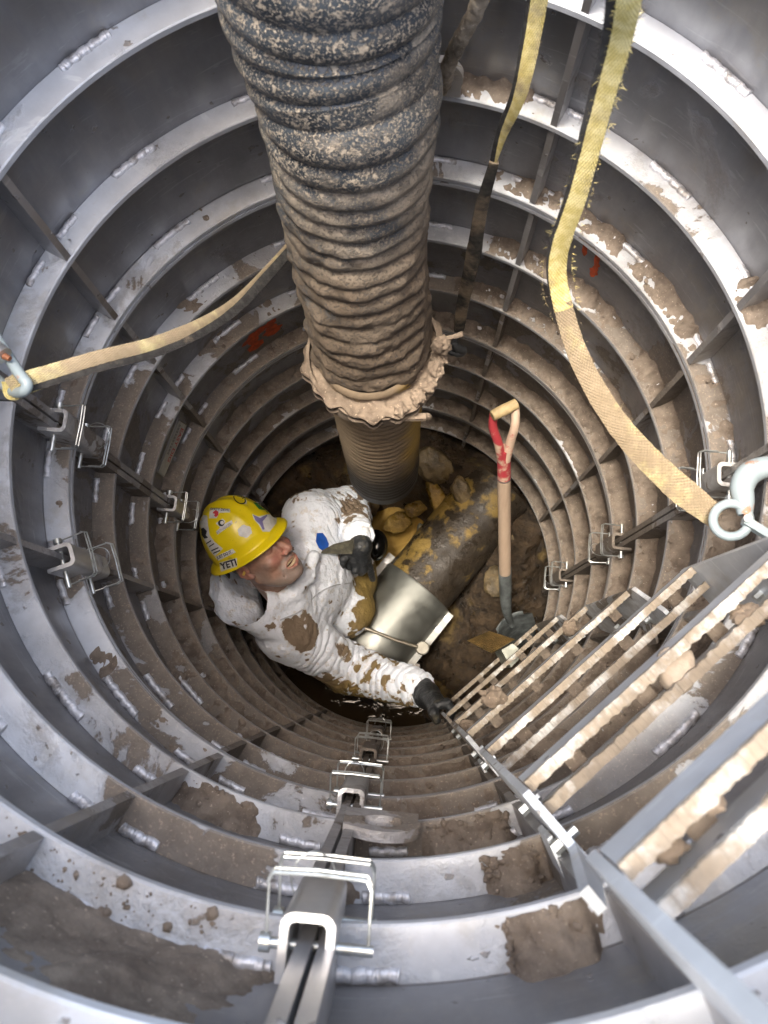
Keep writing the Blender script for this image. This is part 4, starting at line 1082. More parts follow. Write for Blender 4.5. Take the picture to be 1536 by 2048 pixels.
for pts in ([(1004, 920, 3.82), (996, 885, 3.70), (986, 855, 3.62), (987, 828, 3.56)], [(1012, 920, 3.82), (1022, 880, 3.69), (1030, 850, 3.60), (1031, 815, 3.55)]):
    mb = MB(); mb.tube(smooth_path([P(*p) for p in pts], 20), [(.024 - .004 * i / 19) * S for i in range(20)], 14); mb.build('fork', M_redw if pts[0][0] < 1006 else M_redp, sv, smooth=True)
mb = MB(); g0, g1 = P(984, 832, 3.53), P(1034, 807, 3.53); mb.tube([g0, g0.lerp(g1, .03), g0.lerp(g1, .5), g0.lerp(g1, .97), g1], [.022 * S, .026 * S, .028 * S, .026 * S, .021 * S], 20); mb.build('grip', simple('grip_wood', (.50, .38, .20), .6, 0, .3, 25), sv, smooth=True)
M_gst = simple('grey_steel', (.13, .145, .145), .5, .3, .5, 25, .3)
mb = MB(); mb.tube(smooth_path([P(1010, 1135, 4.50), P(1011, 1190, 4.66), P(1014, 1225, 4.80), P(1024, 1252, 4.92)], 24), [(.0375 - .022 * (i / 23) ** 2) * S for i in range(24)], 18); mb.build('socket', M_gst, sv, smooth=True)
# blade: dished sheet
V = []; F = []; nu, nv = 11, 9; c0 = P(1018, 1240, 4.88); dn = (P(1050, 1300, 5.32) - c0); sdv = Vector((.8, .55, 0)).normalized(); nb = dn.cross(sdv).normalized()
for i in range(nu):
    t = i / (nu - 1); wv = (.10 if t < .15 else .15 * math.sqrt(max(0, 1 - ((t - .25) / .76) ** 2)) if t > .25 else .15) * S
    for j in range(nv):
        x = -1 + 2 * j / (nv - 1); V.append(c0 + dn * t + sdv * wv * x + nb * (-.03 * S * (1 - x * x)))
F = [(i * nv + j, i * nv + j + 1, (i + 1) * nv + j + 1, (i + 1) * nv + j) for i in range(nu - 1) for j in range(nv - 1)]
bl = build('blade', V, F, M_gst, sv); md = bl.modifiers.new('thick', 'SOLIDIFY'); md.thickness = .003

# ================================================================ ribbed step at the ladder foot
rb = empty('ribbed_step', P(985, 1300, 4.2)); tag(rb, 'golden ribbed metal step on a grey block at the shovel tip', 'step')
c = [P(934, 1281, 3.98), P(984, 1307, 3.98), P(1031, 1279, 3.98), P(978, 1262, 3.98)]
nr = 13; mb = MB(); e1 = c[1] - c[0]; e2 = c[2] - c[1]
V = []; F = []
for i in range(nr * 2 + 1):
    t = i / (nr * 2); zz = (.022 if i % 2 else 0) * S
    a = c[0].lerp(c[1], t); b = c[3].lerp(c[2], t); V += [a + Vector((0, 0, zz)), b + Vector((0, 0, zz)), a - Vector((0, 0, .014 * S)), b - Vector((0, 0, .014 * S))]
for i in range(nr * 2): F += [(i * 4, i * 4 + 1, (i + 1) * 4 + 1, (i + 1) * 4), (i * 4 + 2, (i + 1) * 4 + 2, (i + 1) * 4 + 3, i * 4 + 3), (i * 4, (i + 1) * 4, (i + 1) * 4 + 2, i * 4 + 2), (i * 4 + 1, i * 4 + 3, (i + 1) * 4 + 3, (i + 1) * 4 + 1)]
F += [(0, 2, 3, 1), tuple(nr * 8 + k for k in (0, 1, 3, 2))]
mb.add(V, F); mb.build('ribbed_plate', simple('ochre_metal', (.26, .18, .07), .6, .3, .4, 40), rb)
q = [P(1003, 1300, 4.02), P(1025, 1287, 4.02), P(1049, 1307, 4.02), P(1022, 1335, 4.02)]
mb = MB(); mb.prism(q, Vector((0, 0, -.30 * S))); mb.build('block', simple('grey_block', (.26, .27, .23), .5, .4, .3, 20), rb, bevel=.003)

# ================================================================ the worker
from mathutils.bvhtree import BVHTree
def A3(v): return np.array(v[:], float)
Hc = P(512, 1103, 3.95); vv = (CAMP - Hc).normalized()
ia = Vector((1, 0, 0)); ia = (ia - vv * ia.dot(vv)).normalized(); ib = vv.cross(ia)
eU = (ia * -.655 + ib * .756).normalized(); eE = (ia * .756 + ib * .655).normalized()
HU = (eU * .97 + vv * .25).normalized(); HF = eE * .64 + vv * .77; HF = (HF - HU * HF.dot(HU)).normalized(); HL = HU.cross(HF)
HR = np.array([HL[:], HF[:], HU[:]])              # rows: local axes in world
def Hw(l, f, u): return Hc + HL * l + HF * f + HU * u

man = empty('person', P(600, 1170, 5.5))
tag(man, 'grimacing man in white muddy coverall, yellow hard hat and black gloves, one hand on ladder', 'person')

# --- head and neck
NEND = HR @ (A3(P(562, 1172, 4.26)) - A3(Hc))
def f_head(p):
    q = p
    cap = lambda a, b, r, r2=None: sd_cap(q, a, b, r, r2); ell = lambda c, r: sd_ell(q, c, r)
    d = ell((0, -.012, .030), (.074, .094, .090))
    d = smin(d, ell((0, .030, -.040), (.062, .062, .080)), .03)
    d = smin(d, ell((0, .040, -.088), (.050, .048, .034)), .025)
    d = smin(d, ell((0, .076, -.108), (.022, .018, .017)), .022)
    for s in (-1, 1):
        d = smin(d, cap((s * .056, .000, -.062), (s * .028, .060, -.106), .014), .022)           # jaw
        d = smin(d, ell((s * .040, .066, -.030), (.022, .020, .019)), .018)                       # raised cheek
        d = smin(d, cap((s * .010, .086, .016), (s * .045, .070, .020), .0095), .012)             # brow
    d = smin(d, cap((0, .088, .008), (0, .113, -.030), .0085, .0125), .012)                        # nose
    for s in (-1, 1):
        d = smin(d, ell((s * .0145, .103, -.036), (.0085, .011, .008)), .008)
        d = smax(d, -ell((s * .0075, .108, -.044), (.0040, .0055, .0035)), .004)                  # nostril
        d = smax(d, -ell((s * .031, .090, .000), (.016, .012, .0085)), .012)                      # socket
        d = smin(d, ell((s * .031, .074, -.001), (.0145, .0125, .010)), .005)                     # lid
        d = smax(d, -cap((s * .020, .0905, -.0025), (s * .043, .084, -.001), .0016), .0025)       # squeezed lid line
        d = smax(d, -cap((s * .018, .102, -.040), (s * .038, .080, -.066), .0022), .007)          # smile fold
        d = smax(d, -cap((s * .040, .078, -.070), (s * .040, .070, -.088), .0018), .006)
        for k in range(3):                                                                         # crow's feet
            d = smax(d, -cap((s * .048, .076, .000 - k * .003), (s * .064, .050, .010 - k * .012), .0010), .003)
        d = smax(d, -cap((s * .022, .092, -.010), (s * .044, .080, -.012), .0010), .004)
    # open grimace: wide slot with lips round it
    lipu = [(-.031, .0795, -.071), (-.018, .0925, -.0600), (0, .0985, -.0575), (.018, .0925, -.0600), (.031, .0795, -.071)]
    lipl = [(-.031, .0795, -.071), (-.017, .0900, -.0830), (0, .0950, -.0870), (.017, .0900, -.0830), (.031, .0795, -.071)]
    d = smin(d, ell((0, .075, -.070), (.034, .022, .022)), .012)
    for i in range(4):
        d = smin(d, sd_cap(q, lipu[i], lipu[i + 1], .0042), .004); d = smin(d, sd_cap(q, lipl[i], lipl[i + 1], .0058), .004)
    d = smax(d, -ell((0, .092, -.0715), (.0265, .020, .0098)), .003)
    # ears
    for s in (-1, 1):
        e = ell((s * .0765, -.010, -.012), (.0075, .018, .030))
        e = smax(e, -ell((s * .0855, -.006, -.010), (.0075, .0095, .018)), .004)
        e = smin(e, ell((s * .0745, .004, -.036), (.007, .009, .009)), .006)
        e = smin(e, cap((s * .077, -.022, .008), (s * .080, -.024, -.020), .0042), .005)
        e = smin(e, cap((s * .078, .006, -.006), (s * .076, .008, -.016), .004), .004)
        d = smin(d, e, .006)
    d = smin(d, sd_cap(q, (0, -.022, -.050), NEND, .054, .062), .022)
    return d
V, F = surf_nets(f_head, np.minimum((-.10, -.12, -.15), NEND - .07), np.maximum((.10, .135, .13), NEND + .07), .0024)
me_l = V.copy()
Vw = V @ HR + A3(Hc)
m = NT('weathered_skin')
tc = m.t.nodes.new('ShaderNodeAttribute'); tc.attribute_name = 'stubble'; stb = tc.outputs['Fac']
tr = m.t.nodes.new('ShaderNodeAttribute'); tr.attribute_name = 'red'; red = tr.outputs['Fac']
tb = m.t.nodes.new('ShaderNodeAttribute'); tb.attribute_name = 'brow'; brw = tb.outputs['Fac']
base = m.mix(m.ramp(m.noise(70, 5), .3, .7), (.29, .165, .115), (.41, .25, .185)); base = m.mix(m.math('MULTIPLY', red, .6), base, (.45, .15, .12))
gr = m.ramp(m.noise(900, 2), .42, .60)
base = m.mix(m.math('MULTIPLY', m.math('MULTIPLY', stb, .85), m.mixf(gr, .45, 1.0)), base, m.mix(m.noise(1100, 2), (.11, .085, .075), (.42, .38, .34)))
base = m.mix(m.math('MULTIPLY', brw, m.ramp(m.noise(500, 2), .3, .6, .5, 1)), base, (.035, .024, .02))
m.set('Base Color', base); m.set('Roughness', .42); m.set('Subsurface Weight', .12); m.set('Subsurface Radius', (.01, .004, .002)); m.set('Subsurface Scale', .4)
m.set('Normal', m.bump(m.math('ADD', m.noise(300, 4), m.math('MULTIPLY', gr, m.math('MULTIPLY', stb, .8))), .28, .0015)); M_skin = m.mat
head = mesh_np('head', Vw, F, M_skin, man)
def vattr(o, name, vals):
    a = o.data.attributes.new(name, 'FLOAT', 'POINT'); a.data.foreach_set('value', np.asarray(vals, np.float32))
l, f, u = me_l.T
sstep = lambda x, a, b: np.clip((x - a) / (b - a), 0, 1) ** 2 * (3 - 2 * np.clip((x - a) / (b - a), 0, 1))
nz = fbm(me_l * 60, 5, 3) * .006
stub = sstep(-u + nz, .070, .088) * sstep(f + nz, -.01, .02) * (1 - sstep(-u, .128, .140))
must = sstep(f, .078, .084) * sstep(-u, .044, .050) * (1 - sstep(-u, .0535, .058)) * (1 - sstep(np.abs(l), .028, .036))
must = np.maximum(must, sstep(f, .06, .07) * np.exp(-((np.abs(l) - .036) / .007) ** 2) * sstep(-u, .05, .06))
side = sstep(np.abs(l), .055, .065) * sstep(-u + .3 * f, .02, .05) * sstep(f, .0, .012) * .8
liplike = (np.exp(-((u + .0865 - .45 * np.abs(l)) / .0045) ** 2) + .6 * np.exp(-((u + .0585 + .35 * np.abs(l)) / .003) ** 2)) * (f > .077) * (np.abs(l) < .030)
stub = np.maximum(np.maximum(stub, must * 1.1), side) * (1 - np.clip(liplike * 1.3, 0, 1))
vattr(head, 'stubble', np.clip(stub, 0, 1))
redv = np.exp(-((f - .108) ** 2 + (u + .03) ** 2) / .0005) * .7 + np.clip(liplike * 1.4, 0, 1) + .6 * np.exp(-(((np.abs(l) - .042) / .018) ** 2 + ((u + .032) / .018) ** 2)) * (f > .03) + .7 * (np.abs(l) > .074) * (u > -.05) * (u < .02)
vattr(head, 'red', np.clip(redv, 0, 1))
brow = np.exp(-((u - .0195 - .10 * (np.abs(l) - .03)) / .0045) ** 2) * (np.abs(l) > .010) * (np.abs(l) < .052) * (f > .055)
vattr(head, 'brow', np.clip(brow * 1.2, 0, 1))
# teeth, inside of mouth
mb = MB()
M_teeth = simple('teeth', (.62, .52, .34), .3, 0, .12, 90, .05)
for row, (u0, hgt) in enumerate(((-.0665, .0085), (-.0785, .0065))):
    for i in range(8):
        x = (i - 3.5) * .0062; ff = .0885 - 8.5 * x * x
        c = Hw(x, ff, u0); mb.lathe(c - HU * hgt / 2, HU, [(.0022, 0), (.0031, .001), (.0033, hgt * .5), (.0030, hgt - .001), (.002, hgt)], 8)
mb.build('teeth', M_teeth, man, smooth=True)
mb = MB(); mb.lathe(Hw(0, .068, -.0715) , HF, [(.018, 0), (.02, .006), (.016, .010)], 16); mb.build('mouth_inside', simple('mouth_dark', (.10, .02, .02), .5), man, smooth=True)
# ear plug
mb = MB(); mb.tube([Hw(-.078, -.004, -.012), Hw(-.089, -.003, -.014)], [.0042, .0036], 12); mb.build('ear_plug', simple('foam_yellow', (.75, .55, .12), .7), man, smooth=True)
# hair showing under the hat
def f_hair(p): return smax(sd_ell(p, (0, -.016, .028), (.0785, .0965, .092)), -(-p[..., 2] - .028 - .35 * (p[..., 1] + .02)) * 0 + (p[..., 1] - .005 + .4 * (-p[..., 2])), .004)
V, F = surf_nets(lambda p: smax(f_hair(p), -(p[..., 2] + .045 + .1 * p[..., 1]), .004), (-.09, -.12, -.06), (.09, .02, .03), .003)
V = V + (fbm(V * 120, 3, 3) * .0012)[:, None]
mesh_np('hair', V @ HR + A3(Hc), F, simple('dark_hair', (.02, .016, .014), .5, 0, .4, 300, .5, .001), man)

# --- hard hat
HA, HB, HU0, HH = .136, .126, .034, .152
def hat_pt(ph, t, off=0.0):
    """ph 0 = front, pi/2 = wearer's right; t 0 brim edge .. 1 crown"""
    if t < .14:
        k = t / .14; rr = 1.0 - .185 * k; hh = -.012 + .014 * k ** .7 + .003
        visor = max(0, math.cos(ph)) ** 3 * .04
        rr *= 1 + visor * (1 - k)
        hh -= visor * (1 - k) * .04
    else:
        k = (t - .14) / .86; an = k * PI / 2
        rr = .815 * math.cos(an) ** .82; hh = .005 + (HH - .008) * math.sin(an) ** .93
    x = -math.sin(ph) * rr * HB; y = math.cos(ph) * rr * HA
    if t > .2:      # moulded ridges front to back
        for c_, a_, w_ in ((0, .0065, .013), (.034, .0035, .006), (-.034, .0035, .006)):
            hh += a_ * math.exp(-((x - c_) / w_) ** 2) * min(1, (t - .2) * 4)
        rr2 = 1 + .012 * math.exp(-((t - .24) / .03) ** 2)
        x *= rr2; y *= rr2
    return Vector((x, y - .012, HU0 + hh + off))
nph, ntt = 120, 52; V = []
for j in range(ntt):
    t = (j / (ntt - 1)) ** 1.0
    for i in range(nph): V.append(hat_pt(2 * PI * i / nph, min(t, .9999)))
nout = len(V)
for j in range(ntt):
    t = j / (ntt - 1)
    for i in range(nph):
        p = hat_pt(2 * PI * i / nph, min(t, .9999)); c = Vector((0, 0, HU0 - .02)); dv = (p - c); V.append(c + dv * (1 - .0035 / max(dv.length, .01)) - Vector((0, 0, .0012)))
F = []
for base in (0, nout):
    for j in range(ntt - 1):
        for i in range(nph):
            q = (base + j * nph + i, base + j * nph + (i + 1) % nph, base + (j + 1) * nph + (i + 1) % nph, base + (j + 1) * nph + i)
            F.append(q if not base else q[::-1])
for i in range(nph): F.append((i, nout + i, nout + (i + 1) % nph, (i + 1) % nph))
tiltM = Matrix.Rotation(math.radians(-4), 3, 'X')
V = [Hw(*(tiltM @ v)) for v in V]
m = NT('hat_yellow'); wear = m.ramp(m.noise(46, 6, .6), .66, .70); fl_ = m.ramp(m.vor(170), .13, .09); fk = m.ramp(m.noise(30, 3), .45, .6)
c = m.mix(m.noise(12, 4), (.72, .56, .005), (.82, .66, .010)); c = m.mix(m.math('MULTIPLY', m.math('MULTIPLY', fl_, fk), .9), c, (.16, .11, .04)); c = m.mix(m.math('MULTIPLY', wear, .5), c, (.30, .22, .05))
m.set('Base Color', c); m.set('Roughness', .34); m.set('Coat Weight', .25); m.set('Normal', m.bump(m.noise(90, 4), .06, .001)); M_hat = m.mat
hat = build('hard_hat', V, F, M_hat, man)
bvh = BVHTree.FromPolygons([tuple(v) for v in V[:nout]], [f for f in F if max(f) < nout])
def drape(bv, pts2, off=.0007, dist=None):
    out = []
    for px, py in pts2:
        d = (P(px, py, 3.0) - CAMP).normalized(); h = bv.ray_cast(CAMP, d)
        if h[0] is None: h = bv.find_nearest(CAMP + d * (3.9 * S / max(.1, -d.z)))
        n_ = h[1]
        if n_.dot(d) > 0: n_ = -n_
        out.append(h[0] + n_ * off)
    return out
def poly_patch(name, poly, mat, bv, parent, off, cell=3.0):
    """flat outline in photo coordinates laid on the curved shell as a fine grid"""
    bm = bmesh.new(); vs = [bm.verts.new((x, y, 0)) for x, y in poly]; bm.faces.new(vs)
    xs = [p[0] for p in poly]; ys = [p[1] for p in poly]
    for k in range(int((max(xs) - min(xs)) / cell)):
        bmesh.ops.bisect_plane(bm, geom=bm.verts[:] + bm.edges[:] + bm.faces[:], plane_co=(min(xs) + cell * (k + 1), 0, 0), plane_no=(1, 0, 0))
    for k in range(int((max(ys) - min(ys)) / cell)):
        bmesh.ops.bisect_plane(bm, geom=bm.verts[:] + bm.edges[:] + bm.faces[:], plane_co=(0, min(ys) + cell * (k + 1), 0), plane_no=(0, 1, 0))
    bmesh.ops.triangulate(bm, faces=bm.faces)
    p2 = [(v.co.x, v.co.y) for v in bm.verts]; F_ = [tuple(v.index for v in f.verts) for f in bm.faces]; bm.free()
    o = build(name, drape(bv, p2, off), F_, mat, parent, smooth=True); return o
def text_patch(name, txt, cx, cy, wpx, hpx, ang, mat, bv, parent, off=.0012, bold=.02, shear=0):
    tv, tf = text_mesh(txt, 1, bold, shear); ext = tv.max(0) - tv.min(0); ca, sa = math.cos(math.radians(ang)), math.sin(math.radians(ang))
    pts = []
    for x, y in tv:
        X = x / ext[0] * wpx; Y = -y / ext[1] * hpx; pts.append((cx + X * ca + Y * sa, cy - X * sa + Y * ca))
    return build(name, drape(bv, pts, off), tf, mat, parent, smooth=False)
def Z(x, y): return (390 + x / 8.533, 980 + y / 8.533)     # enlarged crop to photo pixels
M_wst = flat('sticker_white', (.62, .62, .60), .45); M_grn = flat('sticker_green', (.03, .22, .05)); M_pur = flat('sticker_violet', (.19, .17, .34)); M_grey = flat('sticker_grey', (.30, .31, .31)); M_redl = flat('logo_red', (.55, .04, .05))
def sticker(poly): 
    o = poly_patch('sticker', [Z(*p) for p in poly], M_wst, bvh, hat, .0006); o.location = (0, 0, 0); return o
def onst(o, parent): o.location = (0, 0, 0); return o
s1_ = sticker([(415, 1240), (715, 1155), (725, 1305), (445, 1395)])
onst(text_patch('sticker_lettering', 'YETI', *Z(572, 1268), 33, 15, 17, M_black, bvh, s1_, bold=.035), s1_)
s2_ = sticker([(345, 1140), (640, 1000), (700, 1060), (400, 1205)])
onst(text_patch('sticker_lettering', 'JUST DO IT.', *Z(505, 1110), 33, 8.0, 24, M_black, bvh, s2_, bold=.03), s2_)
s3_ = sticker([(255, 310), (600, 325), (600, 385), (420, 390), (370, 480), (240, 485), (250, 380)])
onst(text_patch('sticker_lettering', 'DIRTY DEVIL', *Z(430, 335), 37, 4.5, -4, M_black, bvh, s3_), s3_)
onst(poly_patch('logo', [Z(*p) for p in [(320, 370), (360, 345), (405, 370), (400, 430), (360, 465), (330, 440), (345, 410), (305, 400)]], M_redl, bvh, s3_, .0012), s3_)
s4_ = sticker([(355, 570), (470, 485), (520, 530), (500, 580), (630, 515), (645, 570), (385, 765), (360, 710), (430, 640)])
onst(text_patch('sticker_lettering', 'PATHANGER', *Z(500, 655), 34, 6.0, 34, M_grey, bvh, s4_, bold=.02), s4_)
onst(poly_patch('logo', [Z(450 + 55 * math.cos(a), 565 + 55 * math.sin(a)) for a in [2 * PI * i / 14 for i in range(14)]], M_black, bvh, s4_, .0010), s4_)
onst(poly_patch('logo', [Z(465 + 32 * math.cos(a), 560 + 32 * math.sin(a)) for a in [2 * PI * i / 12 for i in range(12)]], M_wst, bvh, s4_, .0014), s4_)
s5_ = sticker([(850 + (118 + 10 * math.sin(k * 2.3)) * math.cos(a), 705 + (105 + 12 * math.sin(k * 1.7)) * math.sin(a)) for k, a in enumerate([2 * PI * i / 22 for i in range(22)])])
s6_ = sticker([(975, 410), (1080, 455), (1215, 420), (1410, 400), (1390, 560), (1270, 715), (1150, 710), (1090, 600), (1000, 500)])
onst(poly_patch('logo', [Z(*p) for p in [(985, 425), (1110, 480), (1220, 425), (1230, 445), (1150, 540), (1185, 670), (1155, 680), (1105, 590), (1030, 520)]], M_pur, bvh, s6_, .0012), s6_)
s7_ = sticker([(640, 85), (740, 70), (830, 115), (885, 190), (880, 240), (800, 245), (700, 190)])
onst(poly_patch('logo', [Z(760 + 105 * math.cos(a) - 25 * math.sin(a), 155 + 75 * math.sin(a) + 60 * math.cos(a) * .9) for a in [2 * PI * i / 20 for i in range(20)]], M_black, bvh, s7_, .0010), s7_)
onst(poly_patch('logo', [Z(760 + 85 * math.cos(a) - 20 * math.sin(a), 155 + 60 * math.sin(a) + 50 * math.cos(a) * .9) for a in [2 * PI * i / 20 for i in range(20)]], M_hat, bvh, s7_, .0014), s7_)
g_ = poly_patch('sticker', [Z(*p) for p in [(990, 210), (1060, 225), (1140, 270), (1225, 330), (1240, 400), (1190, 345), (1090, 330), (1040, 270)]], M_grn, bvh, hat, .0006); g_.location = (0, 0, 0)
s8_ = sticker([(120, 420), (210, 440), (225, 600), (250, 760), (330, 880), (480, 1000), (340, 1130), (260, 1040), (150, 830), (100, 640), (60, 640), (80, 500)])
onst(poly_patch('logo', [Z(*p) for p in [(110, 660), (150, 640), (210, 700), (190, 770), (230, 810), (170, 830), (120, 770)]], M_black, bvh, s8_, .0012), s8_)
for i, (x, y, w0) in enumerate([(240, 880, 14), (290, 930, 14), (345, 1000, 20), (375, 1045, 20)]):
    onst(poly_patch('logo', [Z(x - w0 * 3, y + 22), (Z(x + w0 * 3, y - 30)), Z(x + w0 * 3, y - 8), Z(x - w0 * 3, y + 44)], M_black, bvh, s8_, .0012), s8_)
strap_ = build('hat_strap', [Hw(*v) for v in [(-.06, -.10, .02), (-.03, -.125, .02), (-.03, -.125, -.02), (-.06, -.10, -.02), (-.058, -.097, .02), (-.03, -.120, .02), (-.03, -.120, -.02), (-.058, -.097, -.02)]], [(0, 1, 2, 3), (7, 6, 5, 4), (0, 4, 5, 1), (2, 6, 7, 3), (0, 3, 7, 4), (1, 5, 6, 2)], M_black, man, smooth=False)

# --- coverall
def W3(px, py, d): return A3(P(px, py, d))
SR, SLf = W3(575, 1262, 4.34), W3(622, 1040, 4.48)
ER, WR = W3(700, 1338, 4.66), W3(826, 1374, 4.40)
EL, WL = W3(696, 1016, 4.86), W3(716, 1066, 4.46)
CH, HP = W3(610, 1160, 4.62), W3(600, 1165, 5.15)
NB = W3(545, 1160, 4.28)
KR, KL = W3(694, 1222, 4.84), W3(700, 1150, 4.94)
FRd = (A3(Vector((1, .1, 0)))); shv = SLf - SR; shv /= np.linalg.norm(shv)
fr_ = FRd - shv * (FRd @ shv); fr_ /= np.linalg.norm(fr_); upv = np.cross(fr_, shv); upv *= np.sign(upv[2])
Rch = np.stack([shv, fr_, upv], 1)
col = [W3(455, 1125, 4.02), W3(472, 1160, 4.06), W3(505, 1186, 4.10), (W3(548, 1197, 4.13)), W3(590, 1182, 4.15), W3(616, 1152, 4.18), W3(626, 1115, 4.22)]
def f_suit(p):
    d = sd_ell(p, CH, (.205, .125, .20), Rch)
    d = smin(d, sd_cap(p, SR, SLf, .082, .085), .05)
    d = smin(d, sd_cap(p, CH, HP, .15, .16), .06)
    d = smin(d, sd_cap(p, NB, CH, .085, .12), .04); d = smin(d, sd_cap(p, W3(520, 1225, 4.20), W3(585, 1195, 4.24), .050, .055), .04)
    d = smin(d, smin(sd_cap(p, SR, ER, .088, .070), sd_cap(p, ER, WR, .072, .056), .035), .035)
    d = smin(d, smin(sd_cap(p, SLf, EL, .090, .072), sd_cap(p, EL, WL, .072, .048), .03), .03)
    d = smin(d, sd_cap(p, HP + shv * -.08, KR, .13, .072), .08); d = smin(d, sd_cap(p, KR, KL, .07, .07), .07)
    d = smin(d, sd_cap(p, HP + shv * .08, KL, .13, .070), .08)
    d = smin(d, sd_cap(p, KR, W3(690, 1215, 5.7), .08, .07), .03)
    d = smin(d, sd_cap(p, KL, W3(680, 1110, 5.7), .08, .07), .03)
    for a, b in zip(col[:-1], col[1:]): d = smin(d, sd_cap(p, a, b, .019), .022)
    # hood bunched behind the neck
    d = smin(d, sd_cap(p, W3(448, 1150, 3.96), W3(470, 1205, 4.08), .042, .052), .03)
    d = smin(d, sd_cap(p, W3(470, 1205, 4.08), W3(540, 1240, 4.18), .055, .045), .03)
    d = smin(d, sd_cap(p, W3(440, 1160, 4.0), W3(520, 1150, 4.35), .04, .07), .03)
    d = smin(d, sd_cap(p, W3(500, 1195, 4.12), W3(530, 1225, 4.2), .05, .055), .05); d = smin(d, sd_cap(p, W3(468, 1175, 4.12), W3(505, 1210, 4.16), .045, .05), .04)
    # hollow for neck and head
    q = (p - A3(Hc)) @ HR.T
    d = smax(d, -sd_cap(q, (0, -.02, -.04), NEND * .75, .074, .060), .010)
    d = smax(d, -sd_ell(q, (0, .03, -.05), (.085, .085, .09)), .012)
    # folds in the distance field
    return d
lo = np.minimum.reduce([SR, ER, WR, HP, W3(440, 1160, 4.0)]) - .14; hi = np.maximum.reduce([SLf, EL, WR, KR, NB]) + .13; lo[2] = (FLOOR - 5.7) * S
V, F = surf_nets(f_suit, lo, hi, .0058)
def laplace(V, F, it, lam=.5):
    E_ = np.concatenate([F[:, [0, 1]], F[:, [1, 2]], F[:, [2, 3]], F[:, [3, 0]]]); E_ = np.concatenate([E_, E_[:, ::-1]])
    for _ in range(it):
        s_ = np.zeros_like(V); c_ = np.zeros(len(V)); np.add.at(s_, E_[:, 0], V[E_[:, 1]]); np.add.at(c_, E_[:, 0], 1)
        V = V + lam * (s_ / np.maximum(c_, 1)[:, None] - V)
    return V
def vnorm(V, F):
    n = np.cross(V[F[:, 2]] - V[F[:, 0]], V[F[:, 3]] - V[F[:, 1]]); N_ = np.zeros_like(V)
    for k in range(4): np.add.at(N_, F[:, k], n)
    return N_ / (np.linalg.norm(N_, axis=1)[:, None] + 1e-12)
def subdiv(V, F):
    """split each quad in four"""
    nV = len(V); E_ = {}; cen_ = V[F].mean(1)
    e = np.sort(np.concatenate([F[:, [0, 1]], F[:, [1, 2]], F[:, [2, 3]], F[:, [3, 0]]]), axis=1)
    ue, inv = np.unique(e, axis=0, return_inverse=True); inv = inv.reshape(-1); mid = (V[ue[:, 0]] + V[ue[:, 1]]) / 2
    nF = len(F); e0, e1, e2, e3 = [nV + inv[i * nF:(i + 1) * nF] for i in range(4)]; c = nV + len(ue) + np.arange(nF)
    F2 = np.concatenate([np.stack([F[:, 0], e0, c, e3], 1), np.stack([e0, F[:, 1], e1, c], 1), np.stack([c, e1, F[:, 2], e2], 1), np.stack([e3, c, e2, F[:, 3]], 1)])
    return np.concatenate([V, mid, cen_]), F2
V = laplace(V, F, 2); V, F = subdiv(V, F); V = laplace(V, F, 2)
N_ = vnorm(V, F)
def ridged(p, s, o=3): 
    r = 0; a = 1
    for i in range(o): r = r + a * (1 - 2.2 * np.abs(vnoise(p * 2 ** i, s + 7 * i))); a *= .5
    return r / 1.75
def axis_t(p, a, b):
    ba = b - a; t = ((p - a) @ ba) / (ba @ ba); q = a + np.clip(t, 0, 1)[:, None] * ba; return t, np.linalg.norm(p - q, axis=1), np.linalg.norm(ba)
wp = V + .02 * np.stack([vnoise(V * 14, 1), vnoise(V * 14, 2), vnoise(V * 14, 3)], 1)
disp = .0085 * ridged(wp * 9, 11, 3) + .0020 * fbm(V * 90, 14, 2)
for a, b, amp in ((SR, ER, .0045), (ER, WR, .0065), (SLf, EL, .0045), (EL, WL, .0065)):
    t, dd, L_ = axis_t(V, a, b); wgt = np.clip(1 - (dd - .10) / .04, 0, 1) * sstep(t, -.1, .25) * (1 - sstep(t, 1.1, 1.25))
    ph = t * L_ * 120 + 3.5 * vnoise(V * 11, 20) + 1.5 * vnoise(V * 30, 22)
    disp = disp + amp * wgt * (np.abs(np.sin(ph)) ** .8 - .5)
hd_ = np.clip(1 - np.linalg.norm(V - W3(465, 1185, 4.05), axis=1) / .12, 0, 1); disp = disp + .016 * hd_ * ridged(V * 17 + 4, 55, 3)
# long drape folds over the chest from the collar
qd = V - NB; ang = np.arctan2(qd @ shv, qd @ fr_); rr_ = np.linalg.norm(qd, axis=1)
disp = disp + .006 * np.clip(1 - rr_ / .30, 0, 1) * (np.abs(np.sin(ang * 5 + 3 * vnoise(V * 7, 30))) - .5) * sstep(rr_, .06, .12)
V = V + N_ * disp[:, None]
# stains follow the places that touched mud
def near(px, py, d, r, sft=.5): 
    c = W3(px, py, d); return 1 - sstep(np.linalg.norm(V - c, axis=1) / r, 1 - sft, 1 + sft)
nn_ = fbm(V * 34, 40, 5) * 1.3
mudm = np.zeros(len(V))
mudm = np.maximum(mudm, near(610, 1262, 4.18, .062, .35) * 1.1)
mudm = np.maximum(mudm, near(740, 1215, 4.85, .11, .7) * 1.1); mudm = np.maximum(mudm, near(725, 1165, 4.95, .10, .5))
mudm = np.maximum(mudm, near(690, 1400, 4.95, .20, .5)); mudm = np.maximum(mudm, near(800, 1430, 4.75, .12, .5) * 1.1)
mudm = np.maximum(mudm, near(560, 985, 4.9, .15, .5)); mudm = np.maximum(mudm, near(700, 1035, 4.60, .08, .6) * .75)
mudm = np.maximum(mudm, near(740, 990, 4.9, .10, .6)); mudm = np.maximum(mudm, near(500, 1330, 4.9, .22, .4))
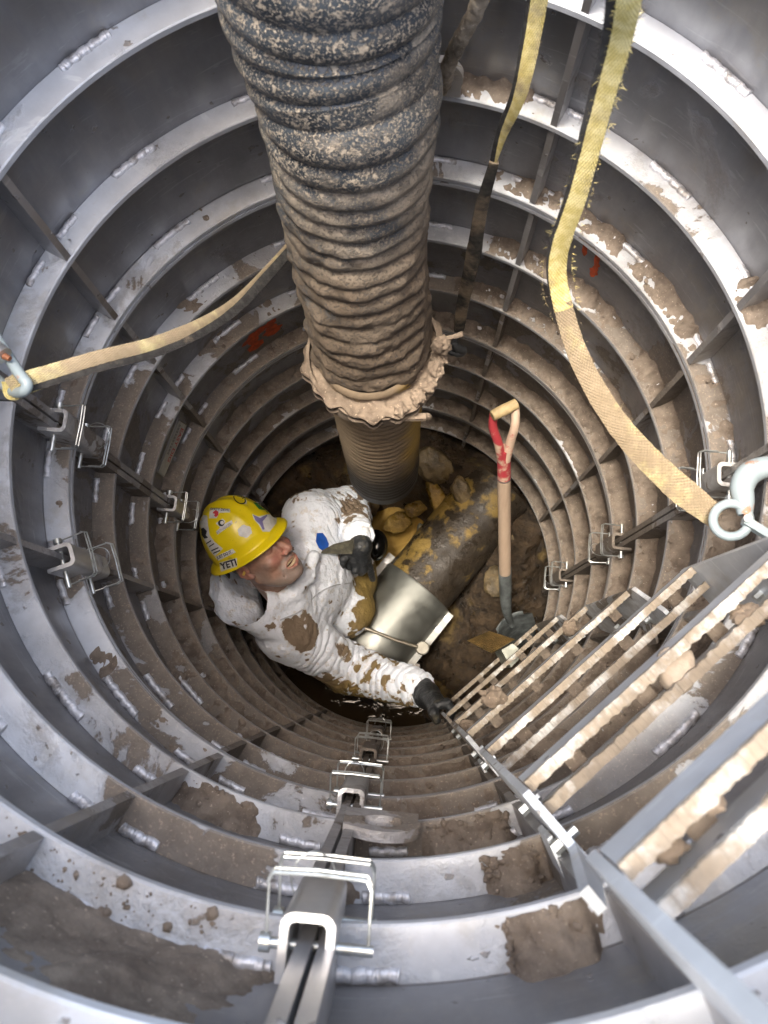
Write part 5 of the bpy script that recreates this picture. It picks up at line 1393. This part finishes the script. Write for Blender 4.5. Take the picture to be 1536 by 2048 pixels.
mudm = np.maximum(mudm, sstep(-V[:, 2], -(FLOOR - 4.75) * S, -(FLOOR - 5.0) * S))
mudm = np.maximum(mudm, .38 * near(740, 1345, 4.5, .14, .6)); mudm = np.maximum(mudm, near(745, 1425, 4.62, .10, .6) * 1.2); mudm = np.maximum(mudm, near(800, 1408, 4.52, .065, .6) * 1.1); mudm = np.maximum(mudm, .9 * near(655, 1385, 4.6, .10, .6)); mudm = np.maximum(mudm, .6 * near(600, 1000, 4.5, .07, .6)); 
mudv = sstep(mudm + .75 * nn_, .22, .74)
yel = np.clip(near(735, 1200, 4.9, .16) + near(770, 1415, 4.7, .2) * 1.1, 0, 1)
m = NT('tyvek_white'); mu = m.attr('mud'); yl = m.attr('ochre')
cl_ = m.mix(m.noise(30, 5), (.80, .86, .95), (.88, .92, .98)); thin = m.ramp(m.noise(28, 7, .7), .52, .66, 0, .45)
cl_ = m.mix(thin, cl_, (.50, .42, .30))
mc_ = m.mix(m.noise(40, 6, .65), (.13, .095, .062), (.28, .21, .145)); mc_ = m.mix(yl, mc_, m.mix(m.noise(40, 6), (.13, .085, .015), (.34, .24, .07)))
edge = m.ramp(m.math('ADD', mu, m.math('MULTIPLY', m.math('SUBTRACT', m.noise(90, 7, .7), .5), 1.7)), .42, .58)
smear = m.math('MULTIPLY', m.ramp(m.math('ADD', mu, m.math('MULTIPLY', m.math('SUBTRACT', m.noise(50, 6, .7), .5), .8)), .08, .55), .55)
cl_ = m.mix(smear, cl_, (.42, .34, .25))
m.set('Base Color', m.mix(edge, cl_, mc_)); m.set('Roughness', m.mixf(edge, .48, .85))
wr_ = m.math('ADD', m.math('ABSOLUTE', m.math('SUBTRACT', m.noise(46, 5, .6, dist=1.2), .5)), m.math('MULTIPLY', m.noise(160, 4), .12))
ds_ = m.t.nodes.new('ShaderNodeVectorMath'); ds_.operation = 'ADD'; nz_ = m.t.nodes.new('ShaderNodeTexNoise'); nz_.inputs['Scale'].default_value = 9; m.t.links.new(m.pos, nz_.inputs['Vector'])
sc_n = m.scale(nz_.outputs['Color'], (.12, .12, .12)); m.t.links.new(m.pos, ds_.inputs[0]); m.t.links.new(sc_n, ds_.inputs[1])
wr_ = m.math('ADD', wr_, m.math('MULTIPLY', m.vor(20, vec=ds_.outputs[0]), .22))
m.set('Normal', m.bump(wr_, .55, .010)); M_suit = m.mat
suit = mesh_np('coverall', V, F, M_suit, man); vattr(suit, 'mud', mudv); vattr(suit, 'ochre', yel)
bvs = BVHTree.FromPolygons(V.tolist(), F.tolist())
pt = poly_patch('chest_patch', [(633, 1067), (645, 1066), (652, 1075), (657, 1088), (655, 1100), (646, 1103), (637, 1096), (631, 1083)], flat('patch_blue', (.01, .09, .45), .45), bvs, suit, .0015, 2.5); pt.location = (0, 0, 0)
# front zip flap seam
zp = smooth_path(drape(bvs, [(560, 1240), (600, 1222), (632, 1190), (665, 1172), (700, 1166)], .0012), 60); mb = MB(); mb.tube(zp, .0022, 6); z_ = mb.build('zip_seam', flat('seam_grey', (.45, .47, .50)), suit, smooth=True); z_.location = (0, 0, 0)
# collar/cuff rims
def ringpts(c, ax, R, n=36, w=.003, seed=0):
    ax = Vector(ax).normalized(); a = ax.orthogonal().normalized(); b = ax.cross(a); rs = random.Random(seed)
    return [Vector(c) + (a * math.cos(2 * PI * i / n) + b * math.sin(2 * PI * i / n)) * (R + rs.uniform(-w, w)) + ax * rs.uniform(-w, w) for i in range(n)]
for c, ax, R in ((WR + (WR - ER) / np.linalg.norm(WR - ER) * .040, WR - ER, .046), (WL + (WL - EL) / np.linalg.norm(WL - EL) * .022, WL - EL, .043)):
    mb = MB(); mb.tube(ringpts(c, ax, R), .0075, 8, closed=True); cf = mb.build('cuff', M_suit, suit, smooth=True); cf.location = (0, 0, 0)
    vattr(cf, 'mud', np.zeros(len(cf.data.vertices))); vattr(cf, 'ochre', np.zeros(len(cf.data.vertices)))

# --- gloves
m = NT('black_rubber_glove'); gm = m.ramp(m.noise(24, 6, .65), .56, .68)
m.set('Base Color', m.mix(m.math('MULTIPLY', gm, .55), m.mix(m.noise(40), (.008, .009, .010), (.030, .033, .036)), (.13, .11, .065))); m.set('Roughness', m.mixf(gm, .36, .7))
m.set('Normal', m.bump(m.math('ABSOLUTE', m.math('SUBTRACT', m.noise(70, 5, .6, dist=1.0), .5)), .8, .006)); M_glove = m.mat
def glove(name, prims, lo, hi, h=.0026, k=.006):
    def fn(p):
        d = None
        for a, b, ra, rb, kk in prims:
            c = sd_cap(p, a, b, ra, rb); d = c if d is None else smin(d, c, kk)
        return d
    V, F = surf_nets(fn, lo, hi, h); V = laplace(V, F, 1); n_ = vnorm(V, F)
    V = V + n_ * (.0016 * ridged(V * 55, 71, 3))[:, None]
    return mesh_np(name, V, F, M_glove, man)
def bbox(prims):
    pts_ = np.array([q for a, b, *_ in prims for q in (a, b)]); return pts_.min(0) - .06, pts_.max(0) + .06
k0 = .012; fk_ = .0045
gl = [(W3(715, 1066, 4.46), W3(722, 1092, 4.42), .037, .036, k0), (W3(706, 1095, 4.44), W3(708, 1118, 4.46), .026, .021, .02), (W3(722, 1095, 4.42), W3(728, 1118, 4.46), .027, .020, .02),
      (W3(732, 1112, 4.46), W3(739, 1134, 4.52), .0145, .0120, .008), (W3(739, 1134, 4.52), W3(745, 1158, 4.62), .0120, .0100, fk_),
      (W3(724, 1118, 4.45), W3(727, 1140, 4.49), .0145, .0125, .008), (W3(727, 1140, 4.49), W3(722, 1146, 4.60), .0125, .0105, fk_),
      (W3(712, 1119, 4.45), W3(712, 1140, 4.48), .0140, .0120, .008), (W3(712, 1140, 4.48), W3(708, 1143, 4.60), .0120, .0100, fk_),
      (W3(700, 1115, 4.46), W3(697, 1132, 4.50), .0125, .0110, .008), (W3(697, 1132, 4.50), W3(697, 1136, 4.60), .0110, .0095, fk_),
      (W3(703, 1096, 4.44), W3(688, 1118, 4.42), .0165, .0140, .010), (W3(688, 1118, 4.42), W3(682, 1134, 4.46), .0140, .0115, fk_)]
glove('glove', gl, *bbox(gl))
flp = [W3(708, 1078, 4.36), W3(704, 1108, 4.36), W3(672, 1108, 4.30), W3(641, 1107, 4.28), W3(645, 1100, 4.28), W3(668, 1088, 4.32)]
mb = MB(); mb.prism([Vector(q) for q in flp], Vector((.001, .002, -.010))); mb.build('glove_flap', simple('olive_rubber', (.085, .08, .055), .55, 0, .5, 40, .6, .004), man, bevel=.003)
RP = A3(LP(0, .0, 4.12)); GR = WR + (WR - ER) / np.linalg.norm(WR - ER) * .03
pc = (GR + RP) / 2 + np.array([0, 0, .0])
gr_ = [(GR, GR * .35 + pc * .65, .042, .036, k0), (GR * .35 + pc * .65, pc * .3 + RP * .7 + np.array([-.012, .014, 0]), .036, .026, .02), (pc * .6 + RP * .4 + np.array([0, .012, .022]), RP + np.array([-.012, .02, .024]), .022, .016, .012), (pc * .6 + RP * .4 + np.array([0, .012, -.02]), RP + np.array([-.012, .02, -.03]), .022, .016, .012)]
for i, dz in enumerate((.036, .014, -.009, -.031)):
    q0 = RP + np.array([-.014, .018, dz]); q1 = RP + np.array([.014, .022, dz * 1.05 + .003]); q2 = RP + np.array([.026, .000, dz * 1.05]); q3 = RP + np.array([.020, -.020, dz])
    r0 = (.0130, .0138, .0130, .0115)[i]
    gr_ += [(q0, q1, r0, r0, .006), (q1, q2, r0, r0 * .9, .004), (q2, q3, r0 * .9, r0 * .8, .004)]
gr_ += [(pc * .7 + GR * .3 + np.array([0, 0, .03]), RP + np.array([-.026, -.004, .045]), .017, .0145, .01), (RP + np.array([-.026, -.004, .045]), RP + np.array([-.018, -.024, .040]), .0145, .012, .005)]
glove('glove', gr_, *bbox(gr_))
